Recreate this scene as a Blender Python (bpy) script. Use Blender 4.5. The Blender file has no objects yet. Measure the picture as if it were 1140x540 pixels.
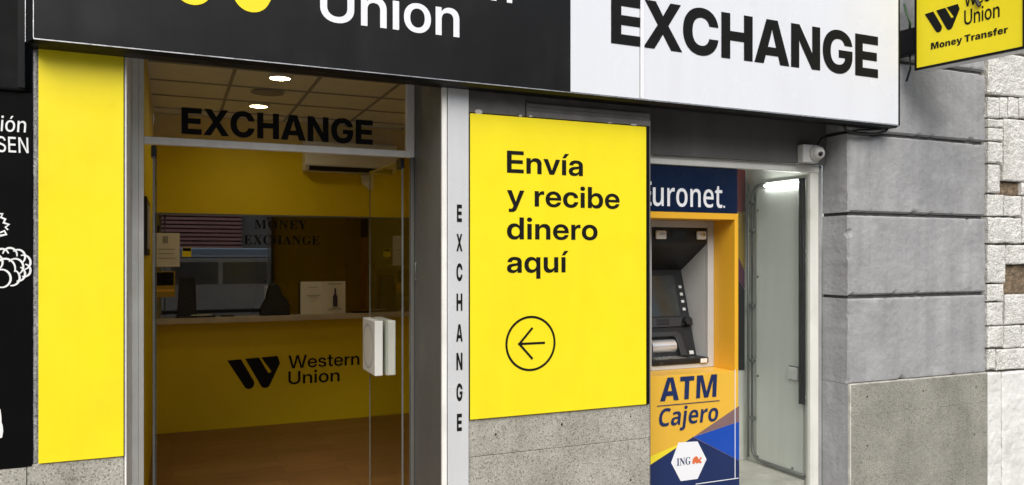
import bpy, bmesh, math, random, json
from mathutils import Vector, Matrix, noise
from mathutils.geometry import delaunay_2d_cdt

sc = bpy.context.scene
col = sc.collection
random.seed(4)
R = math.radians

# ------------------------------------------------------------------ camera
F_PX, W_PX, H_PX, HORIZON = 870.0, 1140.0, 540.0, 286.0
YAW = math.atan(F_PX / 2000.0)
EYE = Vector((0, -3.9, 1.65))
cam = bpy.data.cameras.new('camera')
cam.sensor_width = 36.0
cam.lens = F_PX / W_PX * 36.0
cam.shift_y = (HORIZON - H_PX / 2) / W_PX
cam.clip_start, cam.clip_end = 0.05, 500
camo = bpy.data.objects.new('camera', cam)
col.objects.link(camo)
camo.location = EYE
camo.rotation_euler = (R(90), 0, -YAW)
sc.camera = camo

def at(u, v, y):
    """point of the plane Y = y seen at photo position (u, v): used for measuring"""
    dx = (u - W_PX / 2) / F_PX
    t = (y - EYE.y) / (math.cos(YAW) - dx * math.sin(YAW))
    return Vector((t * (math.sin(YAW) + dx * math.cos(YAW)), y, EYE.z + (HORIZON - v) / F_PX * t))

# ------------------------------------------------------------------ materials
MATS = {}
def mat(name, c, rough=0.5, metal=0.0, var=0.08, scale=4.0, bump=0.0, bscale=90.0, streak=0.0, spec=0.5,
        fine=0.0, coat=0.0, stain=None, stain_amt=0.0, bdist=0.004):
    m = bpy.data.materials.new(name); m.use_nodes = True
    nt = m.node_tree; N = nt.nodes; L = nt.links
    b = N['Principled BSDF']
    b.inputs['Roughness'].default_value = rough
    b.inputs['Metallic'].default_value = metal
    b.inputs['Specular IOR Level'].default_value = spec
    b.inputs['Coat Weight'].default_value = coat
    tc = N.new('ShaderNodeTexCoord')
    def nz(sc_, det=4, mp=None, rgh=0.6):
        t = N.new('ShaderNodeTexNoise'); t.inputs['Scale'].default_value = sc_
        t.inputs['Detail'].default_value = det; t.inputs['Roughness'].default_value = rgh
        if mp:
            mm = N.new('ShaderNodeMapping'); mm.inputs['Scale'].default_value = mp
            L.new(tc.outputs['Object'], mm.inputs[0]); L.new(mm.outputs[0], t.inputs[0])
        else:
            L.new(tc.outputs['Object'], t.inputs[0])
        return t
    def rng(src, lo, hi, a=0.3, b_=0.7):
        r = N.new('ShaderNodeMapRange'); L.new(src, r.inputs[0])
        r.inputs[1].default_value = a; r.inputs[2].default_value = b_
        r.inputs[3].default_value = lo; r.inputs[4].default_value = hi
        return r.outputs[0]
    def mul(a, b_):
        r = N.new('ShaderNodeMath'); r.operation = 'MULTIPLY'
        L.new(a, r.inputs[0]); L.new(b_, r.inputs[1]); return r.outputs[0]
    v = rng(nz(scale).outputs[0], 1 - var, 1 + var)
    if streak: v = mul(v, rng(nz(1.0, 5, (9, 9, 0.6)).outputs[0], 1 - streak, 1 + streak * 0.6))
    if fine: v = mul(v, rng(nz(bscale * 1.7, 2).outputs[0], 1 - fine, 1 + fine))
    mx = N.new('ShaderNodeMix'); mx.data_type = 'RGBA'; mx.blend_type = 'MULTIPLY'
    mx.inputs[0].default_value = 1.0
    mx.inputs[6].default_value = (c[0], c[1], c[2], 1)
    cmb = N.new('ShaderNodeCombineColor')
    for i in range(3): L.new(v, cmb.inputs[i])
    L.new(cmb.outputs[0], mx.inputs[7])
    out = mx.outputs[2]
    if stain:
        s = N.new('ShaderNodeMix'); s.data_type = 'RGBA'
        L.new(mul(rng(nz(2.2, 6).outputs[0], 0, stain_amt, 0.48, 0.72), rng(nz(1.3, 5, (5, 5, 0.8)).outputs[0], 0, 1, 0.35, 0.65)), s.inputs[0])
        L.new(out, s.inputs[6]); s.inputs[7].default_value = (*stain, 1)
        out = s.outputs[2]
    L.new(out, b.inputs['Base Color'])
    L.new(rng(nz(scale * 2.3).outputs[0], max(0.02, rough - 0.08), min(1, rough + 0.08)), b.inputs['Roughness'])
    if bump:
        bp = N.new('ShaderNodeBump'); bp.inputs['Strength'].default_value = bump
        bp.inputs['Distance'].default_value = bdist
        L.new(nz(bscale, 5).outputs[0], bp.inputs['Height']); L.new(bp.outputs[0], b.inputs['Normal'])
    MATS[name] = m
    return m

def granite(name, base, dark, light, stain=(0.12, 0.10, 0.07), amt=0.5):
    m = mat(name, base, 0.75, var=0.16, scale=3.0, bump=0.25, bscale=160, stain=stain, stain_amt=amt)
    nt = m.node_tree; N = nt.nodes; L = nt.links; b = N['Principled BSDF']
    src = b.inputs['Base Color'].links[0].from_socket
    tc = N.new('ShaderNodeTexCoord')
    vo = N.new('ShaderNodeTexVoronoi'); vo.inputs['Scale'].default_value = 190; vo.inputs['Randomness'].default_value = 1
    L.new(tc.outputs['Object'], vo.inputs[0])
    sp = N.new('ShaderNodeSeparateColor'); L.new(vo.outputs['Color'], sp.inputs[0])
    rp = N.new('ShaderNodeValToRGB'); e = rp.color_ramp.elements
    e[0].position = 0.0; e[0].color = (*dark, 1); e[1].position = 1; e[1].color = (*light, 1)
    e.new(0.13).color = (*dark, 1); e.new(0.17).color = (1, 1, 1, 1); e.new(0.86).color = (1, 1, 1, 1); e.new(0.9).color = (*light, 1)
    L.new(sp.outputs[0], rp.inputs[0])
    mx = N.new('ShaderNodeMix'); mx.data_type = 'RGBA'; mx.blend_type = 'MULTIPLY'; mx.inputs[0].default_value = 0.9
    L.new(src, mx.inputs[6]); L.new(rp.outputs[0], mx.inputs[7])
    L.new(mx.outputs[2], b.inputs['Base Color'])
    return m

def glass(name, tint=(0.93, 0.96, 0.94), ior=1.5, boost=1.0, rough=0.0, haze=0.0):
    m = bpy.data.materials.new(name); m.use_nodes = True
    nt = m.node_tree; N = nt.nodes; L = nt.links
    N.remove(N['Principled BSDF']); o = N['Material Output']
    t = N.new('ShaderNodeBsdfTransparent'); t.inputs[0].default_value = (*tint, 1)
    g = N.new('ShaderNodeBsdfGlossy'); g.inputs['Roughness'].default_value = rough
    f = N.new('ShaderNodeFresnel'); f.inputs[0].default_value = ior
    k = N.new('ShaderNodeMath'); k.operation = 'MULTIPLY'; k.inputs[1].default_value = boost; k.use_clamp = True
    L.new(f.outputs[0], k.inputs[0])
    mx = N.new('ShaderNodeMixShader'); L.new(k.outputs[0], mx.inputs[0]); L.new(t.outputs[0], mx.inputs[1]); L.new(g.outputs[0], mx.inputs[2])
    out = mx.outputs[0]
    if haze:
        d = N.new('ShaderNodeBsdfDiffuse'); d.inputs[0].default_value = (0.75, 0.8, 0.76, 1)
        tc = N.new('ShaderNodeTexCoord'); n = N.new('ShaderNodeTexNoise'); n.inputs['Scale'].default_value = 3.0; n.inputs['Detail'].default_value = 6
        L.new(tc.outputs['Object'], n.inputs[0])
        q = N.new('ShaderNodeMath'); q.operation = 'MULTIPLY'; q.operation = 'MULTIPLY_ADD'; q.inputs[1].default_value = haze * 0.3; q.inputs[2].default_value = haze * 0.55; L.new(n.outputs[0], q.inputs[0])
        m2 = N.new('ShaderNodeMixShader'); L.new(q.outputs[0], m2.inputs[0]); L.new(out, m2.inputs[1]); L.new(d.outputs[0], m2.inputs[2])
        out = m2.outputs[0]
    L.new(out, o.inputs[0])
    MATS[name] = m
    return m

def emis(name, c, s):
    m = bpy.data.materials.new(name); m.use_nodes = True
    b = m.node_tree.nodes['Principled BSDF']
    b.inputs['Base Color'].default_value = (0.8, 0.8, 0.8, 1)
    b.inputs['Emission Color'].default_value = (*c, 1); b.inputs['Emission Strength'].default_value = s
    return m

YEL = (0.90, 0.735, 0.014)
M_yellow = mat('yellow_vinyl', YEL, 0.42, var=0.03, scale=1.5, fine=0.012, spec=0.35, streak=0.02, stain=(0.70, 0.56, 0.02), stain_amt=0.35, bump=0.12, bscale=3.0, bdist=0.02)
M_yellow2 = mat('yellow_board', (0.90, 0.73, 0.014), 0.4, var=0.035, scale=1.3, spec=0.35, streak=0.02, stain=(0.68, 0.53, 0.02), stain_amt=0.4, bump=0.12, bscale=3.0, bdist=0.02)
M_black = mat('black_ink', (0.0085, 0.0085, 0.008), 0.55, var=0.1, spec=0.14)
M_blackboard = mat('black_board', (0.0035, 0.0035, 0.0035), 0.6, var=0.3, scale=2, spec=0.05)
M_darkbox = mat('dark_sign_box', (0.007, 0.0078, 0.0072), 0.65, var=0.4, scale=4, bump=0.1, spec=0.08)
M_signblack = mat('sign_black_face', (0.0105, 0.0106, 0.0108), 0.42, var=0.12, scale=1.2, spec=0.18, streak=0.10, stain=(0.04, 0.04, 0.04), stain_amt=0.35)
M_signwhite = mat('sign_white_face', (0.74, 0.755, 0.79), 0.25, var=0.02, scale=1.1, spec=0.35, streak=0.022, stain=(0.60, 0.60, 0.60), stain_amt=0.3)
M_white = mat('white_ink', (0.82, 0.82, 0.84), 0.45, var=0.03)
M_frameblk = mat('black_anodised_frame', (0.005, 0.005, 0.005), 0.4, 0.0, var=0.2, spec=0.2)
M_trim = mat('bright_aluminium_edge', (0.75, 0.75, 0.76), 0.3, 0.9, var=0.15, scale=9)
M_alu = mat('white_aluminium', (0.86, 0.84, 0.785), 0.4, 0.0, var=0.07, scale=3, streak=0.08, stain=(0.30, 0.28, 0.22), stain_amt=0.35)
M_alucol = mat('white_column_panel', (0.64, 0.645, 0.65), 0.32, 0.1, var=0.05, scale=2, streak=0.05)
M_alufr = mat('cream_painted_frame', (0.76, 0.75, 0.69), 0.4, 0.0, var=0.06, scale=3, streak=0.06, stain=(0.25, 0.22, 0.15), stain_amt=0.4)
M_reveal = mat('grey_metal_reveal', (0.115, 0.112, 0.10), 0.45, 0.1, var=0.04, scale=2, streak=0.04)
M_plaster = mat('grey_painted_plaster', (0.335, 0.334, 0.334), 0.85, var=0.12, scale=3.5, bump=0.6, bscale=27, streak=0.12, bdist=0.012, fine=0.05,
                stain=(0.56, 0.56, 0.555), stain_amt=0.7, spec=0.2)
M_groove = mat('dark_groove', (0.08, 0.078, 0.075), 0.9, var=0.3, scale=8)  # darker than the plaster courses in front of it
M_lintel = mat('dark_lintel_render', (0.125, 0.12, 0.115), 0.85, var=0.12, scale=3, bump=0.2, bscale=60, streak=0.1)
M_mould = mat('grey_moulding_paint', (0.10, 0.095, 0.09), 0.8, var=0.25, scale=7, bump=0.4, bscale=45, stain=(0.25, 0.24, 0.22), stain_amt=0.3)
M_chip = mat('chipped_plaster', (0.45, 0.43, 0.40), 0.9, var=0.2, bump=0.5)
M_granite = granite('granite', (0.365, 0.347, 0.297), (0.42, 0.41, 0.38), (1.4, 1.4, 1.38))
M_granite2 = granite('weathered_granite', (0.285, 0.275, 0.235), (0.5, 0.49, 0.46), (1.35, 1.35, 1.3), stain=(0.10, 0.095, 0.075), amt=0.8)
M_strip = granite('rough_grey_stone', (0.30, 0.30, 0.30), (0.25, 0.25, 0.25), (1.8, 1.8, 1.8))
M_grout = mat('pale_grout', (0.55, 0.53, 0.47), 0.9, var=0.3, scale=12)
M_hole = mat('dark_hole', (0.03, 0.02, 0.015), 0.9)
M_stone = mat('rough_white_stone', (0.79, 0.77, 0.72), 0.9, var=0.16, scale=9, bump=1.0, bscale=75, bdist=0.02, fine=0.3, stain=(0.48, 0.44, 0.36), stain_amt=0.8, spec=0.2)
M_stone2 = mat('smooth_white_render', (0.74, 0.735, 0.70), 0.9, var=0.1, scale=5, bump=0.7, bscale=30, bdist=0.01, stain=(0.40, 0.37, 0.32), stain_amt=0.6, spec=0.2)
M_brickhole = mat('exposed_brown_brick', (0.20, 0.145, 0.09), 0.95, var=0.45, scale=22, bump=1.0, bscale=50, bdist=0.02)
M_mortar = mat('dark_mortar_joint', (0.33, 0.31, 0.27), 0.95, var=0.2, scale=15, bump=0.5)
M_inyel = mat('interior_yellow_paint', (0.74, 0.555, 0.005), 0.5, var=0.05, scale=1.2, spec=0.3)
M_ceil = mat('ceiling_tile', (0.88, 0.87, 0.80), 0.85, var=0.05, scale=8, bump=0.1, bscale=150)
M_grid = mat('ceiling_grid', (0.30, 0.28, 0.24), 0.6, var=0.05)
M_lamp = emis('lit_downlight', (1.0, 0.86, 0.58), 105.0)
M_bayfill = emis('bay_fill_glow', (0.97, 1.0, 0.95), 32.0)  # glow of the extra tube that brightens the bay
M_steel = mat('brushed_steel', (0.55, 0.55, 0.54), 0.28, 0.95, var=0.1, scale=6)
M_chrome = mat('chrome', (0.85, 0.85, 0.86), 0.3, 0.75, var=0.05)
M_counter = mat('pale_counter_top', (0.50, 0.44, 0.36), 0.45, var=0.12, scale=6, streak=0.05)
M_officewall = mat('dim_office_wall', (0.42, 0.37, 0.28), 0.8, var=0.1)
M_office = mat('dark_office_floor', (0.06, 0.05, 0.04), 0.7)
M_plastic = mat('white_plastic', (0.72, 0.72, 0.69), 0.4, var=0.03)
M_handle = mat('white_handle_plastic', (0.74, 0.73, 0.68), 0.35, var=0.05, scale=5)
M_blkplastic = mat('black_plastic', (0.012, 0.012, 0.014), 0.35, var=0.15)
M_darkpost = mat('dark_brown_post', (0.02, 0.018, 0.015), 0.5)
M_paper = mat('white_paper', (0.72, 0.71, 0.67), 0.7, var=0.05, scale=9)
M_greyink = mat('grey_print', (0.32, 0.32, 0.31), 0.7)
M_wine = mat('wine_bottle_print', (0.05, 0.03, 0.06), 0.5)
M_navy = mat('navy_header', (0.003, 0.012, 0.042), 0.14, var=0.12, scale=2, spec=0.5, coat=0.2)
M_navyp = mat('navy_print', (0.008, 0.022, 0.095), 0.4, var=0.08)
M_blue = mat('blue_print', (0.006, 0.065, 0.40), 0.4, var=0.05)
M_mauve = mat('mauve_print', (0.21, 0.125, 0.125), 0.4, var=0.08)
M_amber = mat('amber_print', (0.78, 0.45, 0.045), 0.4, var=0.05, scale=2)
M_amber2 = mat('amber_surround', (0.78, 0.41, 0.022), 0.4, var=0.05, scale=2)
M_lemon = mat('lemon_print', (0.86, 0.70, 0.03), 0.4, var=0.04)
M_orange = mat('orange_print', (0.72, 0.16, 0.05), 0.5)
M_silver = mat('silver_grey_plastic', (0.47, 0.475, 0.475), 0.45, 0.0, var=0.05, scale=5)
M_atmblk = mat('dark_charcoal_plastic', (0.008, 0.009, 0.0105), 0.42, var=0.15, scale=5, bump=0.05)
M_atmgrey = mat('slate_plastic', (0.028, 0.031, 0.035), 0.4, var=0.1)
M_screen = mat('dark_screen_glass', (0.022, 0.028, 0.026), 0.15, var=0.4, scale=3, spec=0.7)
M_key = mat('white_button', (0.62, 0.62, 0.60), 0.4)
M_keypad = mat('keypad_metal', (0.42, 0.40, 0.30), 0.35, 0.7, var=0.4, scale=30)
M_cabin = mat('pale_green_cabin_panel', (0.85, 0.875, 0.83), 0.35, var=0.05, scale=1.5, streak=0.05, spec=0.5)
M_cabinwall = mat('cabin_back_wall', (0.78, 0.79, 0.74), 0.6, var=0.12, scale=2, streak=0.1)
M_tile = mat('pale_floor_tile', (0.70, 0.68, 0.62), 0.45, var=0.18, scale=7)
M_conduit = mat('grey_steel_conduit', (0.20, 0.21, 0.20), 0.4, 0.5, var=0.1)
M_red = mat('red_poster', (0.20, 0.02, 0.02), 0.5)
M_mustard = mat('mustard_poster', (0.42, 0.27, 0.015), 0.5)
M_purple = mat('purple_poster', (0.10, 0.015, 0.05), 0.5)
M_camwhite = mat('camera_white_plastic', (0.58, 0.57, 0.54), 0.35, var=0.05)
M_cable = mat('black_cable', (0.01, 0.01, 0.01), 0.5)
M_green = mat('green_cable', (0.04, 0.09, 0.03), 0.5)
M_chalk = mat('white_chalk_paint', (0.78, 0.78, 0.76), 0.8, var=0.1, scale=20)
M_asphalt = mat('asphalt', (0.05, 0.05, 0.052), 0.9, var=0.2, scale=6, bump=0.5, bscale=120)
M_opp = mat('opposite_stucco', (0.40, 0.36, 0.31), 0.9, var=0.1, scale=2, bump=0.2)
M_slat = mat('reddish_louvre_slat', (0.92, 0.46, 0.38), 0.6, var=0.1, scale=3)
M_bluebody = mat('pale_van_paint', (0.50, 0.46, 0.40), 0.3, 0.0, var=0.05, coat=0.5)
M_vanglass = mat('van_window_glass', (0.10, 0.10, 0.095), 0.2, var=0.2, spec=0.7)
M_roofsky = mat('van_roof_sky', (0.36, 0.47, 0.58), 0.3, var=0.05)  # blue is the sky's reflection, put into the roof colour
M_tyre = mat('tyre_rubber', (0.015, 0.015, 0.015), 0.8)
G_shop = glass('shop_glass', (0.88, 0.88, 0.83), haze=0.10)  # haze mixed into the pane so the dim ceiling behind looks paler
G_door = glass('door_glass', (0.90, 0.93, 0.88), boost=0.4)
M_dooredge = mat('glass_edge', (0.14, 0.15, 0.13), 0.3, var=0.1, spec=0.8)
G_teller = glass('teller_glass', (0.72, 0.70, 0.64), boost=8.0)
G_cabin = glass('cabin_glass', (0.96, 0.975, 0.955), haze=0.035, boost=0.7)
G_film = glass('plastic_sleeve', (0.75, 0.72, 0.62), haze=0.9)

def planks(name):
    m = bpy.data.materials.new(name); m.use_nodes = True
    nt = m.node_tree; N = nt.nodes; L = nt.links; b = N['Principled BSDF']
    tc = N.new('ShaderNodeTexCoord')
    br = N.new('ShaderNodeTexBrick'); br.offset = 0.37
    br.inputs['Scale'].default_value = 1; br.inputs['Brick Width'].default_value = 1.25; br.inputs['Row Height'].default_value = 0.19
    br.inputs['Mortar Size'].default_value = 0.002; br.inputs['Bias'].default_value = 0
    br.inputs['Color1'].default_value = (0.21, 0.100, 0.030, 1); br.inputs['Color2'].default_value = (0.27, 0.135, 0.042, 1)
    br.inputs['Mortar'].default_value = (0.05, 0.025, 0.01, 1)
    L.new(tc.outputs['Object'], br.inputs[0])
    mp = N.new('ShaderNodeMapping'); mp.inputs['Scale'].default_value = (1.2, 26, 1)
    L.new(tc.outputs['Object'], mp.inputs[0])
    n = N.new('ShaderNodeTexNoise'); n.inputs['Scale'].default_value = 3; n.inputs['Detail'].default_value = 7
    L.new(mp.outputs[0], n.inputs[0])
    r = N.new('ShaderNodeMapRange'); L.new(n.outputs[0], r.inputs[0])
    r.inputs[1].default_value = 0.3; r.inputs[2].default_value = 0.7; r.inputs[3].default_value = 0.62; r.inputs[4].default_value = 1.3
    c = N.new('ShaderNodeCombineColor')
    for i in range(3): L.new(r.outputs[0], c.inputs[i])
    mx = N.new('ShaderNodeMix'); mx.data_type = 'RGBA'; mx.blend_type = 'MULTIPLY'; mx.inputs[0].default_value = 1
    L.new(br.outputs['Color'], mx.inputs[6]); L.new(c.outputs[0], mx.inputs[7])
    L.new(mx.outputs[2], b.inputs['Base Color']); b.inputs['Roughness'].default_value = 0.42
    return m
M_wood = planks('brown_wood_planks')

def slabs(name):
    m = mat(name, (0.30, 0.29, 0.27), 0.85, var=0.12, scale=5, bump=0.2)
    nt = m.node_tree; N = nt.nodes; L = nt.links; b = N['Principled BSDF']
    src = b.inputs['Base Color'].links[0].from_socket
    tc = N.new('ShaderNodeTexCoord'); br = N.new('ShaderNodeTexBrick')
    br.inputs['Scale'].default_value = 1; br.inputs['Brick Width'].default_value = 0.6; br.inputs['Row Height'].default_value = 0.4
    br.inputs['Mortar Size'].default_value = 0.006
    br.inputs['Color1'].default_value = (1, 1, 1, 1); br.inputs['Color2'].default_value = (0.85, 0.85, 0.85, 1); br.inputs['Mortar'].default_value = (0.4, 0.4, 0.4, 1)
    L.new(tc.outputs['Object'], br.inputs[0])
    mx = N.new('ShaderNodeMix'); mx.data_type = 'RGBA'; mx.blend_type = 'MULTIPLY'; mx.inputs[0].default_value = 1
    L.new(src, mx.inputs[6]); L.new(br.outputs[0], mx.inputs[7]); L.new(mx.outputs[2], b.inputs['Base Color'])
    return m
M_slab = slabs('pavement_slabs')

# ------------------------------------------------------------------ mesh helpers
class MB:
    def __init__(s): s.bm = bmesh.new()
    def box(s, x0, x1, y0, y1, z0, z1):
        v = [s.bm.verts.new(p) for p in ((x0,y0,z0),(x1,y0,z0),(x1,y1,z0),(x0,y1,z0),(x0,y0,z1),(x1,y0,z1),(x1,y1,z1),(x0,y1,z1))]
        for f in ((3,2,1,0),(4,5,6,7),(0,1,5,4),(1,2,6,5),(2,3,7,6),(3,0,4,7)): s.bm.faces.new([v[i] for i in f])
        return s
    def poly(s, pts):
        s.bm.faces.new([s.bm.verts.new(p) for p in pts]); return s
    def prism(s, pts, vec):
        vec = Vector(vec); a = [s.bm.verts.new(p) for p in pts]; b = [s.bm.verts.new(Vector(p) + vec) for p in pts]
        n = len(pts); s.bm.faces.new(a); s.bm.faces.new(b[::-1])
        for i in range(n): s.bm.faces.new((a[i], b[i], b[(i+1) % n], a[(i+1) % n]))
        return s
    def tube(s, pts, r, n=10, cap=True):
        pts = [Vector(p) for p in pts]; rings = []
        for i, p in enumerate(pts):
            d = (pts[min(i+1, len(pts)-1)] - pts[max(i-1, 0)]).normalized()
            u = d.cross(Vector((0, 0, 1)))
            if u.length < 1e-3: u = d.cross(Vector((0, 1, 0)))
            u.normalize(); w = d.cross(u)
            rr = r[i] if isinstance(r, (list, tuple)) else r
            rings.append([s.bm.verts.new(p + u * math.cos(2*math.pi*k/n) * rr + w * math.sin(2*math.pi*k/n) * rr) for k in range(n)])
        for a, b in zip(rings, rings[1:]):
            for k in range(n): s.bm.faces.new((a[k], a[(k+1) % n], b[(k+1) % n], b[k]))
        if cap:
            s.bm.faces.new(rings[0][::-1]); s.bm.faces.new(rings[-1])
        return s
    def ball(s, c, r, u=16, v=10, m=None):
        mm = Matrix.Translation(c) @ (m or Matrix.Identity(4)) @ Matrix.Scale(r, 4)
        bmesh.ops.create_uvsphere(s.bm, u_segments=u, v_segments=v, radius=1, matrix=mm); return s
    def build(s, name, m, parent=None, bevel=0.0, smooth=False, seg=2, **tags):
        bm = s.bm
        bmesh.ops.recalc_face_normals(bm, faces=bm.faces)
        if bevel:
            es = [e for e in bm.edges if len(e.link_faces) == 2 and e.calc_face_angle(0) > 0.5]
            bmesh.ops.bevel(bm, geom=es, offset=bevel, segments=seg, affect='EDGES', profile=0.5, clamp_overlap=True)
        me = bpy.data.meshes.new(name); bm.to_mesh(me); bm.free()
        if smooth:
            for p in me.polygons: p.use_smooth = True
        me.materials.append(m)
        o = bpy.data.objects.new(name, me); col.objects.link(o)
        if parent is not None:
            o.parent = parent; o.matrix_parent_inverse = INV.get(parent.name, Matrix.Identity(4))
        tag(o, **tags)
        return o

INV = {}
def tag(o, label=None, cat=None, group=None, kind=None):
    if label: o['label'] = label
    if cat: o['category'] = cat
    if group: o['group'] = group
    if kind: o['kind'] = kind
    return o

def thing(name, label, cat, loc=(0, 0, 0), rz=0.0, group=None):
    o = bpy.data.objects.new(name, None); col.objects.link(o)
    o.empty_display_size = 0.1
    o.location = loc; o.rotation_euler = (0, 0, rz)
    INV[o.name] = (Matrix.Translation(loc) @ Matrix.Rotation(rz, 4, 'Z')).inverted()
    return tag(o, label, cat, group)

def B(x0, x1, y0, y1, z0, z1): return MB().box(x0, x1, y0, y1, z0, z1)

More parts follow.
